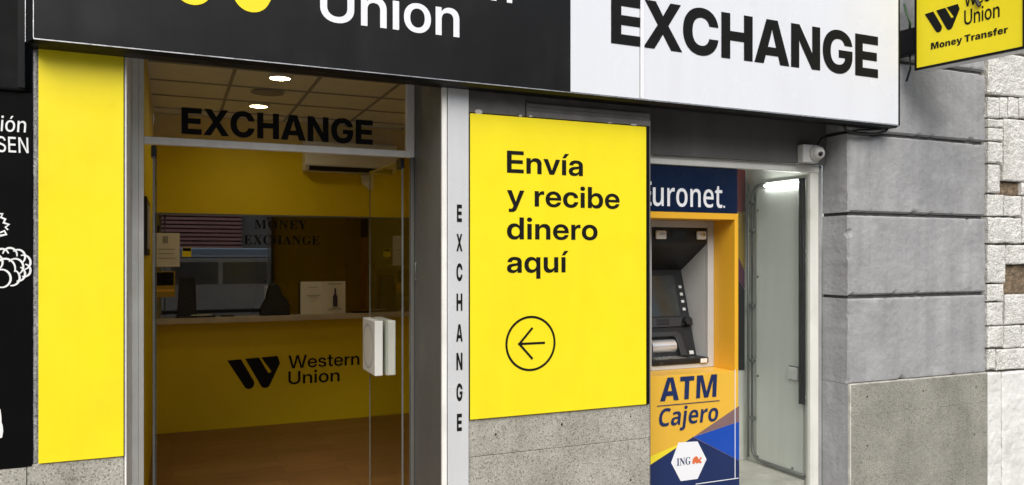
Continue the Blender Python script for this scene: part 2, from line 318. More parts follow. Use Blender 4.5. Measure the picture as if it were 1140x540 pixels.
# ------------------------------------------------------------------ lettering: glyph outlines (units per em 1000)
GLYPHS = json.loads(r'''{"bold":{"E":[621,[46,0,46,728,590,728,590,576,224,576,224,439,562,439,562,292,224,292,224,152,590,152,590,0]],
"X":[721,[3,0,310,436,310,304,29,728,230,728,299,619,305,610,311,600,317,590,323,580,329,571,335,561,341,551,347,542,353,532,358,522,364,512,370,503,376,493,381,483,387,474,337,474,343,483,349,493,355,503,361,512,366,522,372,532,378,542,384,551,390,561,396,571,402,580,408,590,414,600,420,610,427,619,496,728,693,728,419,314,419,438,718,0,511,0,421,138,416,146,411,154,406,162,401,169,396,177,392,185,387,193,382,200,377,208,372,216,367,223,362,231,357,239,352,246,348,254,372,254,368,246,363,239,358,231,353,223,348,216,343,208,338,200,333,193,328,185,323,177,318,169,313,162,308,154,303,146,298,138,204,0]],
"C":[728,[375,-12,336,-10,298,-5,263,4,228,17,196,33,165,52,138,75,113,100,90,129,71,161,54,196,41,234,32,274,27,317,25,363,27,410,32,453,41,494,54,532,71,567,90,599,113,628,138,653,165,676,196,695,228,711,263,723,298,732,336,737,375,739,401,738,427,736,451,732,475,727,498,719,521,711,542,701,562,690,581,677,598,663,615,648,630,632,645,614,657,595,669,576,679,555,688,533,695,510,700,486,704,462,524,462,522,473,519,484,515,494,511,504,506,513,501,522,495,530,489,538,482,545,475,552,467,558,459,563,450,568,441,572,431,575,421,578,411,581,400,582,389,583,378,584,356,583,336,579,317,574,300,567,284,557,269,546,256,532,244,517,234,500,225,482,218,461,212,439,208,415,205,390,205,363,205,337,208,312,212,288,217,266,225,246,234,227,244,210,256,195,269,182,284,170,300,161,317,153,336,148,356,145,378,144,389,144,400,145,411,147,421,149,431,152,441,155,450,160,458,164,466,170,474,176,482,182,488,189,495,197,501,205,506,214,511,223,515,233,519,243,522,254,525,265,704,265,700,240,695,217,688,194,679,172,669,151,657,131,645,113,630,95,615,79,598,64,580,50,561,37,541,26,520,16,498,8,475,1,451,-5,427,-9,401,-11]],
"H":[723,[46,0,46,728,224,728,224,446,498,446,498,728,676,728,676,0,498,0,498,294,224,294,224,0]],
"A":[740,[2,0,252,728,487,728,738,0,539,0,442,316,432,349,423,381,413,414,404,447,394,480,385,513,375,548,366,583,356,620,346,657,394,657,384,620,374,583,364,548,355,513,345,480,335,447,326,414,316,381,306,349,296,316,196,0],[175,138,175,277,566,277,566,138]],
"N":[732,[46,0,46,728,230,728,434,401,439,394,444,385,450,375,456,365,463,353,470,341,477,328,484,315,491,301,499,288,507,274,514,260,521,247,528,234,535,221,514,173,513,188,512,204,512,221,511,238,510,257,510,275,509,294,509,312,509,330,508,348,508,364,508,380,508,394,508,406,508,417,508,728,686,728,686,0,502,0,314,299,308,309,302,319,295,331,288,344,279,357,271,372,262,387,253,403,244,420,234,438,224,456,214,474,204,493,194,511,183,530,217,545,218,524,220,503,221,483,222,463,222,444,223,425,223,407,224,390,224,374,224,358,224,344,224,331,224,319,224,309,224,299,224,0]],
"G":[738,[377,-12,336,-10,296,-4,259,5,225,18,192,35,162,55,134,78,110,104,88,133,69,165,53,200,41,238,32,277,27,319,25,363,27,410,32,453,41,494,54,532,71,567,91,599,113,628,138,653,166,676,196,695,228,711,262,723,298,732,335,737,374,739,399,739,424,736,449,733,472,727,495,721,518,713,539,703,559,693,578,681,596,668,613,654,629,638,643,622,656,604,668,586,678,566,687,546,693,525,698,503,701,480,520,480,518,489,515,498,512,507,508,515,504,523,499,531,493,538,488,544,481,550,474,556,467,561,459,566,451,570,442,573,433,577,423,579,413,581,403,583,392,583,380,584,359,583,338,580,319,574,301,567,285,557,270,546,257,533,245,518,234,501,225,482,218,462,212,440,208,416,205,390,205,363,205,336,208,311,212,287,218,265,225,245,234,226,245,209,257,194,271,181,286,170,303,160,321,153,340,148,361,145,383,144,401,144,418,146,434,150,449,154,463,160,475,167,487,174,497,183,506,193,514,204,521,216,526,228,529,241,532,255,532,270,571,267,388,267,388,397,707,397,707,298,705,262,700,227,692,195,680,164,665,136,647,109,626,85,603,63,577,44,549,27,518,13,486,2,451,-6,415,-10]]},
"word":{"W":[975,[204,0,7,728,134,728,234,323,238,307,242,291,246,274,249,258,253,242,256,226,260,210,263,194,267,178,270,161,273,145,276,129,280,113,283,97,286,80,265,80,268,97,271,113,275,129,278,145,281,161,285,178,288,194,292,210,296,226,299,242,303,258,307,274,311,291,315,307,319,323,423,728,552,728,655,323,659,307,663,291,667,274,671,258,675,242,678,226,682,210,686,194,689,178,693,161,696,145,700,129,703,113,706,97,710,80,688,80,691,97,694,113,697,129,701,145,704,161,707,178,711,194,714,210,718,226,721,242,725,258,729,274,732,291,736,307,740,323,840,728,968,728,770,0,633,0,518,431,514,449,509,468,504,488,500,507,495,528,491,548,486,570,482,592,477,614,472,637,502,637,497,614,492,592,488,570,483,548,479,528,474,507,470,488,465,468,461,449,456,431,342,0]],
"e":[550,[281,-12,251,-10,223,-6,196,1,171,10,148,23,127,38,107,55,90,74,75,95,62,118,51,143,42,170,36,198,33,227,32,257,33,288,36,317,43,345,51,372,63,397,76,420,91,441,109,461,128,478,149,493,172,505,196,515,221,522,248,526,275,527,297,527,318,524,338,520,357,515,376,508,393,499,410,490,425,479,440,466,453,452,465,438,477,422,486,405,495,387,503,367,509,347,514,326,517,305,519,282,520,259,520,227,79,227,79,310,461,310,410,286,410,304,408,321,404,336,400,351,394,365,387,378,379,389,369,399,359,408,348,416,335,423,322,428,308,431,293,434,277,434,261,434,246,431,232,428,219,423,207,416,196,408,185,399,176,389,168,378,161,365,155,351,150,336,147,321,145,304,144,286,144,236,145,218,147,201,150,185,155,170,161,155,168,142,176,130,185,119,196,109,208,101,221,93,235,88,250,84,266,82,283,81,296,81,307,82,319,84,330,87,340,91,349,95,358,100,366,105,374,111,381,118,387,125,393,133,397,141,401,149,404,158,513,158,508,139,502,120,493,102,483,86,471,70,457,55,442,42,426,30,408,19,389,10,369,2,348,-4,327,-8,304,-11]],
"s":[499,[254,-12,230,-11,207,-9,185,-5,164,0,144,7,125,16,108,26,92,37,78,50,65,65,54,81,46,98,39,117,34,137,31,158,145,158,148,143,152,130,159,118,167,107,177,98,188,90,202,84,217,79,233,77,252,76,269,77,286,79,300,83,313,88,325,95,334,102,342,111,347,121,350,131,351,142,351,151,348,160,344,168,339,175,332,181,324,187,314,192,304,196,292,200,280,203,193,222,165,229,140,238,117,248,98,261,81,275,68,291,57,308,49,327,45,348,43,370,44,388,47,406,52,422,59,437,68,452,79,466,92,478,106,489,122,499,140,507,159,514,179,520,200,524,223,526,247,527,271,526,293,524,315,519,335,514,354,506,372,497,388,487,403,475,416,462,427,447,437,431,445,414,451,396,454,377,456,356,347,356,346,370,342,383,337,395,329,406,320,416,308,424,295,431,281,435,266,438,249,439,233,438,218,436,205,432,193,427,183,420,174,412,167,403,162,394,159,384,158,373,159,364,161,355,165,347,170,340,177,334,185,328,195,323,205,318,216,314,229,311,320,292,349,285,375,276,397,266,416,254,432,241,445,226,455,210,462,191,467,171,468,150,467,130,464,112,458,95,450,79,440,64,429,50,415,37,400,26,383,16,364,8,345,0,324,-5,301,-9,278,-11]],
"t":[342,[319,516,319,422,8,422,8,516],[98,656,214,656,214,143,214,133,216,124,218,116,221,110,225,104,231,101,237,97,246,95,256,94,267,94,272,94,277,94,282,94,288,94,294,94,300,94,305,94,310,94,315,94,319,94,319,0,313,0,307,0,301,0,294,0,286,0,279,0,271,0,263,0,256,0,248,0,219,1,193,5,171,11,151,20,135,31,122,45,112,62,104,81,100,103,98,127]],
"r":[349,[56,0,56,516,167,516,167,431,168,431,175,448,182,463,191,476,202,488,213,498,226,506,241,513,257,517,274,520,293,521,298,521,303,521,307,521,311,521,315,520,319,520,323,520,326,520,330,519,332,519,332,415,329,415,326,416,321,416,316,417,310,418,303,418,297,419,290,419,283,419,276,419,264,419,253,417,243,414,233,411,223,406,214,400,205,393,198,385,191,376,185,365,180,354,176,342,173,328,172,313,171,297,171,0]],
"n":[567,[171,294,171,0,56,0,56,516,169,516,169,386,145,386,156,412,168,436,182,457,198,475,215,490,234,503,255,513,277,520,301,525,327,526,348,525,368,522,387,518,405,511,422,503,438,492,453,481,466,467,477,451,488,434,496,415,503,394,508,372,511,348,512,322,512,0,396,0,396,305,395,327,392,347,386,365,378,381,368,394,356,405,342,413,326,419,308,423,289,424,275,424,263,422,251,419,240,415,229,411,218,405,209,397,201,389,193,379,187,368,181,356,177,342,174,328,172,311]],
"U":[704,[352,-12,317,-10,285,-6,254,0,225,10,198,22,173,36,150,53,130,71,112,92,96,115,83,139,73,165,66,192,61,220,60,250,60,728,179,728,179,260,180,241,183,224,187,207,193,191,200,175,209,161,220,148,232,137,245,126,260,117,276,109,293,104,312,99,331,97,352,96,373,97,392,99,411,104,428,110,444,117,459,126,472,137,484,148,494,161,503,175,511,191,517,207,521,224,524,241,524,260,524,728,644,728,644,251,642,220,638,192,631,165,621,139,608,114,592,92,574,71,554,53,531,36,506,22,479,10,450,0,419,-6,386,-10]],
"i":[227,[56,0,56,516,171,516,171,0],[113,597,102,598,91,600,81,604,72,610,63,617,56,625,50,634,46,643,44,653,43,665,44,676,46,686,50,695,56,704,63,712,72,719,81,725,91,729,102,731,113,732,125,731,136,729,146,725,155,719,164,712,171,704,176,695,180,686,183,675,184,664,183,653,180,643,176,633,171,625,163,617,155,610,146,604,136,600,125,598]],
"o":[566,[283,-12,254,-10,226,-6,200,1,175,10,151,22,130,37,110,54,92,73,77,94,63,117,52,142,43,168,37,196,33,226,32,257,33,288,37,318,43,346,52,373,63,398,77,421,92,442,110,461,130,478,151,493,175,505,200,515,226,522,254,526,283,527,312,526,340,522,366,515,391,505,415,493,436,478,456,461,473,442,489,421,503,398,514,373,523,346,529,318,533,288,534,257,533,226,529,196,523,168,514,142,503,117,489,94,473,73,456,54,436,37,415,22,391,10,366,1,340,-6,312,-10],[283,86,299,87,314,89,329,93,342,99,355,107,366,116,376,126,386,138,394,151,401,166,407,182,412,199,415,217,417,237,418,257,417,278,415,297,412,316,407,333,401,349,394,364,386,377,376,389,366,400,355,409,342,416,329,422,314,427,299,429,283,430,267,429,252,427,237,422,224,416,211,409,200,400,189,389,180,377,172,364,165,349,159,333,154,316,151,297,149,278,148,257,149,237,151,217,154,199,159,182,165,166,172,151,180,138,189,126,200,116,211,107,224,99,237,93,252,89,267,87]]},
"panel":{"E":[604,[57,0,57,728,572,728,572,606,199,606,199,428,544,428,544,309,199,309,199,122,572,122,572,0]],
"n":[580,[188,289,188,0,52,0,52,516,186,516,186,383,161,383,172,409,184,433,198,454,214,473,231,489,250,502,271,513,294,520,319,525,346,526,367,525,387,523,406,518,424,511,441,503,457,492,471,480,484,466,495,451,505,434,513,415,520,394,524,372,527,348,528,323,528,0,392,0,392,299,391,319,388,338,383,354,376,368,367,381,355,391,343,399,328,404,312,407,294,409,282,408,270,407,259,404,249,400,239,396,230,390,222,384,214,376,207,367,202,357,197,346,193,333,190,319,188,305]],
"v":[548,[199,0,7,516,150,516,238,255,244,238,250,220,255,202,261,184,266,166,272,149,277,131,282,113,287,95,292,78,260,78,265,95,270,113,276,131,281,149,286,166,291,184,296,202,302,220,307,238,313,255,400,516,541,516,349,0]],
"í":[240,[52,0,52,516,188,516,188,0],[65,580,148,731,283,731,163,580]],
"a":[548,[210,-8,190,-8,171,-6,152,-2,135,2,118,9,103,16,89,25,77,35,65,47,55,60,47,74,41,90,36,107,33,126,32,146,33,163,35,178,38,193,43,206,49,219,56,230,63,240,72,249,82,257,93,265,105,272,117,277,130,283,143,287,158,291,172,295,187,298,203,301,218,303,234,304,252,306,269,308,284,310,298,312,310,314,320,316,329,318,337,320,344,323,350,326,354,330,357,334,360,339,361,345,362,351,362,355,361,363,360,370,358,378,355,384,351,391,347,397,341,402,335,407,328,411,321,415,313,418,304,421,294,422,284,423,273,424,263,423,252,422,242,421,233,418,224,415,216,411,209,407,202,402,196,396,191,390,186,384,183,377,180,369,178,362,177,354,48,354,50,374,55,393,61,412,69,429,79,445,91,460,105,473,121,485,138,496,157,505,178,513,201,519,225,523,250,525,277,526,297,526,317,524,335,522,353,519,370,514,385,509,400,503,414,496,427,488,438,479,449,470,459,459,467,448,475,436,481,424,486,410,491,396,493,382,495,366,496,350,496,0,363,0,363,73,361,73,356,63,350,54,343,46,336,38,328,30,320,23,311,17,301,11,291,6,279,2,267,-2,254,-5,241,-7,226,-8],[246,88,260,88,274,90,286,93,298,97,309,101,319,107,328,114,336,121,343,129,349,138,354,147,358,157,360,167,362,178,363,189,363,243,360,241,357,240,354,239,350,237,346,236,342,235,337,234,332,232,327,231,321,230,315,229,309,228,303,226,296,225,290,224,283,223,276,222,269,221,262,220,255,219,245,217,235,215,226,213,217,210,209,207,201,203,193,199,187,195,181,190,175,184,171,178,167,172,165,165,163,157,163,149,163,141,165,134,167,128,169,122,173,116,178,111,183,106,189,102,195,98,202,95,210,93,218,90,227,89,236,88]],
"y":[548,[64,-204,64,-96,127,-96,134,-95,140,-95,146,-94,151,-92,156,-90,160,-88,164,-85,168,-81,171,-77,175,-72,178,-67,181,-61,184,-55,187,-48,189,-40,206,2,7,516,150,516,239,255,245,238,251,220,257,202,262,184,268,167,273,149,278,131,284,113,289,95,294,78,256,78,261,95,266,113,272,131,277,149,282,167,288,185,293,202,299,220,305,238,311,255,400,516,541,516,313,-82,306,-98,299,-113,292,-127,283,-139,275,-151,265,-161,256,-170,245,-178,234,-185,222,-191,210,-196,197,-199,183,-202,168,-204,153,-204,144,-204,135,-204,126,-204,117,-204,108,-204,99,-204,90,-204,81,-204,73,-204]],
"r":[366,[52,0,52,516,183,516,183,429,185,429,191,446,199,462,207,475,218,487,229,497,242,505,257,512,273,516,291,519,310,520,315,520,320,520,324,520,329,519,333,519,337,519,341,519,345,519,348,518,352,518,352,401,348,401,344,402,339,402,333,402,327,403,320,403,313,404,306,404,298,404,291,404,280,404,269,402,258,399,248,395,238,391,229,385,221,378,214,370,207,361,201,351,197,340,193,327,190,314,188,300,188,284,188,0]],
"e":[558,[285,-12,254,-10,226,-6,199,1,173,10,149,23,128,38,108,55,90,74,74,95,61,118,49,143,41,170,34,198,30,227,29,257,30,288,34,317,41,345,50,372,61,397,75,420,91,442,109,461,128,478,150,493,173,505,198,515,224,522,251,526,280,527,302,527,323,524,344,520,363,515,382,508,400,500,417,490,433,479,448,466,462,453,474,438,486,422,496,405,505,387,513,368,519,348,524,327,528,305,530,283,531,260,531,223,80,223,80,312,465,312,404,290,403,306,401,321,398,335,394,348,389,361,382,372,375,382,367,391,357,399,347,406,336,412,323,417,311,420,297,422,282,423,268,422,254,420,241,417,229,412,218,406,208,399,198,391,190,382,183,372,176,361,171,348,167,335,164,321,162,306,162,290,162,231,162,215,164,199,167,185,171,171,176,158,183,146,190,135,199,125,209,117,220,109,232,103,244,98,258,95,273,93,288,92,300,92,311,93,321,95,331,97,340,100,349,104,357,108,365,113,372,119,378,125,384,131,389,138,393,145,397,153,400,161,525,161,520,141,514,122,505,104,494,87,482,71,468,56,452,43,435,31,417,20,397,10,376,2,355,-4,332,-8,309,-11]],
"c":[551,[285,-12,256,-10,227,-6,200,1,175,10,151,22,129,37,109,54,91,73,75,94,61,117,50,142,41,169,34,197,30,226,29,257,30,288,34,318,41,346,50,373,61,398,75,421,91,442,109,461,129,478,151,493,175,505,200,515,227,522,256,526,285,527,305,527,324,525,342,522,360,518,377,513,394,506,409,499,424,490,438,481,451,471,463,460,474,448,484,435,494,422,502,407,509,392,514,377,519,360,522,344,524,326,392,326,391,334,389,342,387,349,384,356,381,363,377,369,374,375,369,381,364,386,359,391,354,396,348,400,342,404,335,407,328,410,320,412,313,414,305,415,296,416,287,417,273,416,259,413,246,409,234,404,222,397,212,389,203,379,194,368,187,355,181,342,175,327,171,311,169,294,167,276,166,257,167,238,169,221,171,204,175,188,181,173,187,160,194,148,203,137,212,127,222,118,234,112,246,106,259,102,272,100,287,99,296,99,305,100,313,101,320,103,328,106,334,108,341,112,347,115,353,119,358,124,363,129,368,134,372,140,376,146,379,153,383,160,385,167,388,174,390,182,392,190,524,190,523,173,520,156,515,140,510,125,503,110,495,95,486,82,476,69,465,57,452,46,439,35,425,26,410,17,395,10,378,3,361,-2,343,-6,324,-9,305,-11]],
"b":[593,[341,-11,328,-10,315,-9,302,-7,290,-4,278,-1,266,4,255,9,245,15,235,21,225,29,216,37,208,47,200,57,193,67,187,79,186,79,186,0,52,0,52,728,188,728,188,444,189,444,196,454,203,464,211,474,219,482,228,490,238,497,247,503,258,509,269,513,280,517,292,521,304,523,316,525,329,526,342,526,368,525,392,521,415,514,437,505,458,492,477,478,494,461,510,442,524,421,536,398,546,373,554,347,560,319,563,289,564,258,563,227,560,197,554,169,546,142,536,117,524,94,511,73,495,54,478,38,459,23,438,11,416,1,392,-5,367,-9],[307,101,321,102,335,104,347,107,359,113,370,119,381,127,390,137,398,147,406,159,412,173,418,188,422,203,425,221,426,239,427,258,426,278,425,296,422,313,418,329,412,344,406,357,398,369,390,380,381,389,370,397,359,404,347,409,335,413,321,415,307,416,292,415,278,412,265,409,252,403,241,396,230,388,220,378,211,367,203,355,197,341,191,327,187,311,184,295,182,277,181,258,182,240,184,222,187,206,191,190,197,175,203,162,211,149,220,138,230,129,241,120,252,113,265,108,278,104,292,102]],
"d":[593,[252,-11,226,-9,201,-5,178,1,156,11,135,23,116,38,98,54,83,73,69,94,57,117,47,142,39,169,34,197,30,227,29,258,30,289,34,319,39,347,47,373,57,398,69,421,83,442,99,461,116,478,136,492,156,505,178,514,201,521,226,525,251,526,265,526,278,525,290,523,302,521,314,517,325,513,336,509,346,503,356,497,365,490,374,482,383,474,390,464,398,454,405,444,405,728,541,728,541,0,407,0,407,79,400,67,393,57,385,47,377,37,368,29,358,21,348,15,338,9,327,4,316,-1,304,-4,291,-7,279,-9,266,-10],[286,101,301,102,315,104,328,108,341,113,353,120,363,129,373,138,382,149,390,162,397,175,402,190,407,206,410,222,412,240,412,258,412,277,410,295,407,311,402,327,397,341,390,355,382,367,373,378,363,388,353,396,341,403,328,409,315,412,301,415,286,416,272,415,259,413,246,409,234,404,223,397,213,389,204,380,195,369,188,357,181,344,176,329,172,313,169,296,167,278,166,258,167,239,169,221,172,203,176,188,181,173,188,159,195,147,204,137,213,127,223,119,234,113,246,107,259,104,272,102]],
"o":[576,[288,-12,258,-10,229,-6,202,0,177,10,153,22,130,37,110,53,92,72,76,93,62,116,50,141,41,168,34,196,31,226,29,257,31,289,34,319,41,347,50,374,62,399,76,422,92,443,110,462,130,479,153,493,177,506,202,515,229,522,258,526,288,527,318,526,347,522,374,515,400,506,424,493,446,479,466,462,484,443,500,422,514,399,526,374,535,347,542,319,546,289,547,257,546,226,542,196,535,168,526,141,514,116,500,93,484,72,466,53,446,37,424,22,400,10,374,0,347,-6,318,-10],[288,100,303,100,316,103,329,106,341,112,352,118,363,127,372,136,381,147,388,159,395,173,400,188,405,203,408,220,409,238,410,257,409,277,408,295,405,312,400,328,395,342,388,356,381,368,372,379,363,389,352,397,341,404,329,409,316,413,303,415,288,416,274,415,260,413,248,409,235,404,224,397,214,389,204,379,195,368,188,356,181,342,176,328,172,312,169,295,167,277,166,257,167,238,169,220,172,203,176,187,181,173,188,159,195,147,204,136,213,127,224,118,235,112,247,106,260,103,274,100]],
"q":[593,[541,-204,405,-204,405,77,404,77,397,66,390,55,383,46,375,37,366,29,357,21,347,15,337,9,326,4,315,-1,303,-4,291,-7,279,-9,266,-10,252,-11,226,-9,201,-5,178,1,156,11,135,23,116,38,98,54,83,73,69,94,57,117,47,142,39,169,34,197,30,227,29,258,30,289,34,319,39,347,47,373,57,398,69,421,83,442,99,461,116,478,136,492,156,505,178,514,201,521,226,525,251,526,265,526,278,525,290,523,302,521,314,517,326,513,337,509,347,503,357,497,367,490,376,483,384,474,392,465,399,455,406,445,407,445,407,516,541,516],[286,101,301,102,315,104,328,108,341,113,353,120,363,129,373,138,382,149,390,162,397,175,402,190,407,206,410,222,412,240,412,258,412,277,410,295,407,311,402,327,397,341,390,355,382,367,373,378,363,388,353,396,341,403,328,409,315,412,301,415,286,416,272,415,259,413,246,409,234,404,223,397,213,389,204,380,195,369,188,357,181,344,176,329,172,313,169,296,167,278,166,258,167,239,169,221,172,203,176,188,181,173,188,159,195,147,204,137,213,127,223,119,234,113,246,107,259,104,272,102]],
"u":[580,[235,-11,213,-10,193,-7,174,-2,156,4,139,13,123,23,109,35,96,49,85,65,75,82,67,101,61,122,56,144,53,168,52,193,52,516,188,516,188,217,189,196,192,178,197,162,205,147,214,135,225,125,238,117,252,112,269,108,286,107,299,108,310,109,321,112,331,115,341,120,350,125,359,132,366,140,373,149,379,159,384,170,387,183,390,196,392,211,392,227,392,516,528,516,528,0,394,0,394,133,419,133,408,107,396,83,382,62,366,43,349,27,330,13,309,3,286,-5,261,-9]],
"i":[240,[52,0,52,516,188,516,188,0],[120,585,107,586,95,589,83,593,73,599,64,606,55,615,49,625,45,636,42,647,41,659,42,672,45,683,49,694,55,703,64,712,73,720,83,726,95,730,107,732,120,733,133,732,145,730,156,726,167,720,176,712,184,703,191,694,195,683,198,671,199,659,198,647,195,635,191,625,184,615,176,606,167,599,156,593,145,589,133,586]]},
"wide":{"M":[940,[48,0,48,728,339,728,416,477,420,462,425,445,430,426,435,405,440,383,445,360,451,336,456,311,462,286,467,262,471,238,476,215,480,193,484,173,488,154,491,137,451,137,454,154,457,173,461,193,465,215,470,238,475,262,480,286,485,311,490,336,496,360,501,383,506,405,511,426,516,445,521,462,525,477,600,728,892,728,892,0,703,0,703,294,704,308,704,323,704,340,705,359,705,379,706,400,706,422,707,445,708,468,708,492,709,515,710,539,710,562,711,585,711,607,711,627,725,627,721,605,715,583,710,559,704,536,699,512,693,489,687,465,681,442,675,420,670,398,664,378,659,358,654,340,649,323,645,308,641,294,548,0,393,0,299,294,295,308,290,323,286,340,280,358,275,378,269,398,263,420,257,442,251,465,245,488,239,512,233,536,228,559,222,582,217,605,212,627,229,627,229,607,229,585,230,563,230,539,231,516,232,492,232,469,233,445,234,422,234,400,235,379,235,359,236,340,236,323,236,308,236,294,236,0]],
"o":[616,[308,-11,267,-8,228,-2,192,9,160,24,130,43,104,66,82,92,63,121,48,154,38,189,31,226,29,267,31,307,38,345,48,380,63,413,82,442,104,468,130,490,160,510,192,525,228,536,267,542,308,544,350,542,388,536,424,525,456,510,486,490,512,468,534,442,552,413,567,380,578,345,584,307,586,267,584,226,578,189,567,154,552,121,534,92,512,66,486,43,456,24,424,9,388,-2,350,-8],[308,131,321,132,334,135,345,140,356,147,365,156,374,167,381,180,387,194,392,210,395,228,397,247,398,267,397,288,395,307,392,325,387,341,381,355,374,367,365,378,356,387,345,394,334,399,321,402,308,403,295,402,282,399,271,394,260,387,251,378,242,367,235,355,229,341,224,325,221,307,219,288,218,267,219,247,221,228,224,210,229,194,235,180,242,167,251,156,260,147,271,140,282,135,295,132]],
"n":[633,[235,298,235,0,50,0,50,536,227,536,229,396,216,396,228,427,243,455,260,480,280,503,304,521,331,534,363,542,398,544,426,543,452,538,476,530,497,519,517,505,534,488,549,469,561,447,571,423,578,397,582,370,583,340,583,0,398,0,398,301,397,321,393,339,386,354,377,367,365,378,351,385,336,390,317,391,305,390,294,388,284,385,274,380,265,374,257,367,251,358,245,349,241,338,238,326,236,312]],
"e":[596,[305,-11,265,-8,227,-2,191,9,159,23,130,42,104,64,82,90,63,120,48,152,38,188,31,226,29,267,31,307,38,344,48,379,63,412,82,441,104,467,129,490,158,509,190,525,224,536,261,542,300,544,330,543,358,540,384,534,409,525,433,515,455,502,475,487,494,471,511,452,526,431,538,408,549,384,557,358,563,330,567,301,568,270,568,224,88,224,88,328,482,328,395,307,395,323,393,338,389,351,385,363,379,374,372,384,363,392,354,399,343,405,331,409,318,411,303,412,289,411,276,409,264,405,253,399,243,392,235,384,227,374,221,364,217,351,213,338,211,323,211,308,211,230,211,213,214,197,218,183,223,170,230,158,238,148,247,140,257,133,269,128,282,124,296,122,310,121,321,121,331,122,340,124,349,127,358,130,366,134,373,139,379,144,385,150,390,156,394,163,398,171,562,154,555,130,544,108,531,87,515,68,496,50,475,35,452,21,427,10,399,1,370,-5,339,-9]],
"y":[613,[55,-195,83,-59,124,-63,137,-65,149,-66,160,-66,170,-65,179,-62,186,-59,193,-54,198,-48,202,-42,205,-35,207,-26,207,-17,206,0,5,536,200,536,273,290,280,263,287,235,293,208,299,181,305,153,310,125,316,95,323,65,282,65,288,95,294,125,301,153,308,181,315,209,322,236,330,263,338,290,416,536,608,536,384,-58,375,-80,364,-101,353,-120,340,-137,326,-153,311,-167,293,-179,274,-189,253,-197,229,-202,203,-206,175,-207,159,-207,143,-206,127,-205,111,-204,96,-202,82,-200,68,-197]],
"T":[672,[26,572,26,728,646,728,646,572,431,572,431,0,242,0,242,572]],
"r":[421,[50,0,50,536,229,536,229,437,234,437,242,462,253,484,265,502,280,516,297,527,316,535,337,539,359,541,366,541,372,540,378,540,384,539,390,539,396,538,402,537,408,536,408,380,401,381,393,383,385,384,375,385,365,385,355,386,346,386,338,386,323,385,310,383,297,379,285,373,273,365,264,357,255,347,248,335,242,322,238,309,236,294,235,278,235,0]],
"a":[588,[204,-9,179,-8,155,-5,132,1,112,8,93,18,76,30,61,44,49,60,39,79,32,100,28,123,26,148,27,170,30,189,35,207,42,224,50,239,60,252,72,264,85,274,99,284,114,292,131,299,148,304,167,309,186,313,206,316,227,318,249,320,268,322,285,324,301,326,313,329,325,332,334,336,341,340,346,345,350,351,353,358,353,365,353,367,353,374,351,381,349,387,345,393,341,398,336,402,330,406,323,409,315,412,307,413,298,414,288,415,278,414,268,413,259,411,251,409,244,405,237,401,231,397,225,391,221,385,217,379,214,371,212,363,43,376,49,400,57,423,67,444,81,464,98,481,117,497,139,511,164,523,192,532,222,539,256,543,292,544,319,543,345,541,370,537,393,532,415,525,436,516,454,506,471,495,487,483,500,469,511,454,521,438,529,421,534,403,537,384,538,364,538,0,362,0,362,75,359,75,350,61,341,48,331,37,320,27,308,18,296,11,283,5,269,0,254,-4,238,-7,221,-9],[263,110,275,110,286,112,298,115,308,119,318,125,327,131,335,139,342,147,348,157,352,167,354,178,355,190,355,237,351,235,347,234,343,232,338,231,334,229,329,228,324,227,318,225,313,224,307,223,301,222,296,221,290,220,284,219,277,218,271,216,260,214,250,212,241,209,233,205,225,201,219,196,213,191,209,186,205,180,203,173,201,166,201,158,201,151,203,144,205,138,209,132,213,127,218,122,224,118,231,115,238,113,246,111,254,110]],
"s":[572,[287,-11,252,-10,218,-6,187,1,158,10,131,22,107,36,86,52,68,70,52,91,40,113,31,137,25,163,201,180,205,165,212,153,220,142,230,132,242,125,257,120,273,116,292,115,306,116,320,118,331,121,341,126,348,131,354,138,357,145,358,154,357,161,355,168,350,174,343,180,334,184,323,189,311,192,296,195,200,213,162,222,129,234,101,249,79,267,61,288,48,312,40,340,38,370,40,396,45,421,54,443,67,463,84,482,103,498,126,512,152,523,180,532,212,539,246,543,282,544,317,543,350,539,380,533,408,524,434,513,456,500,476,485,493,468,507,449,518,428,526,405,531,380,365,364,362,376,357,387,349,397,339,405,328,411,316,415,302,418,287,419,274,418,261,416,250,413,241,409,233,403,227,396,224,389,222,380,223,374,225,367,229,361,235,356,242,351,251,346,263,342,276,339,385,320,423,312,456,300,484,286,507,270,524,251,537,229,544,203,547,175,545,148,538,122,528,99,513,77,495,57,474,40,450,25,422,12,392,2,359,-5,324,-10]],
"f":[416,[391,536,391,398,10,398,10,536],[100,0,100,567,102,596,106,623,113,648,123,670,136,689,151,705,168,719,188,730,211,739,235,745,262,749,291,750,308,750,325,749,342,748,359,746,374,745,386,743,397,741,406,740,387,603,382,604,376,605,370,606,363,607,356,607,349,608,343,608,336,608,323,607,312,605,303,601,296,596,292,589,288,580,286,571,285,559,285,0]]},
"chalk":{"i":[250,[73,0,73,546,177,546,177,0],[125,630,112,632,100,635,89,641,79,649,70,659,64,669,60,681,59,693,60,706,64,717,70,728,79,738,89,746,100,751,112,755,125,756,139,755,151,751,162,746,172,738,181,728,187,717,191,706,192,693,191,681,187,669,181,659,172,649,162,641,151,635,139,632]],
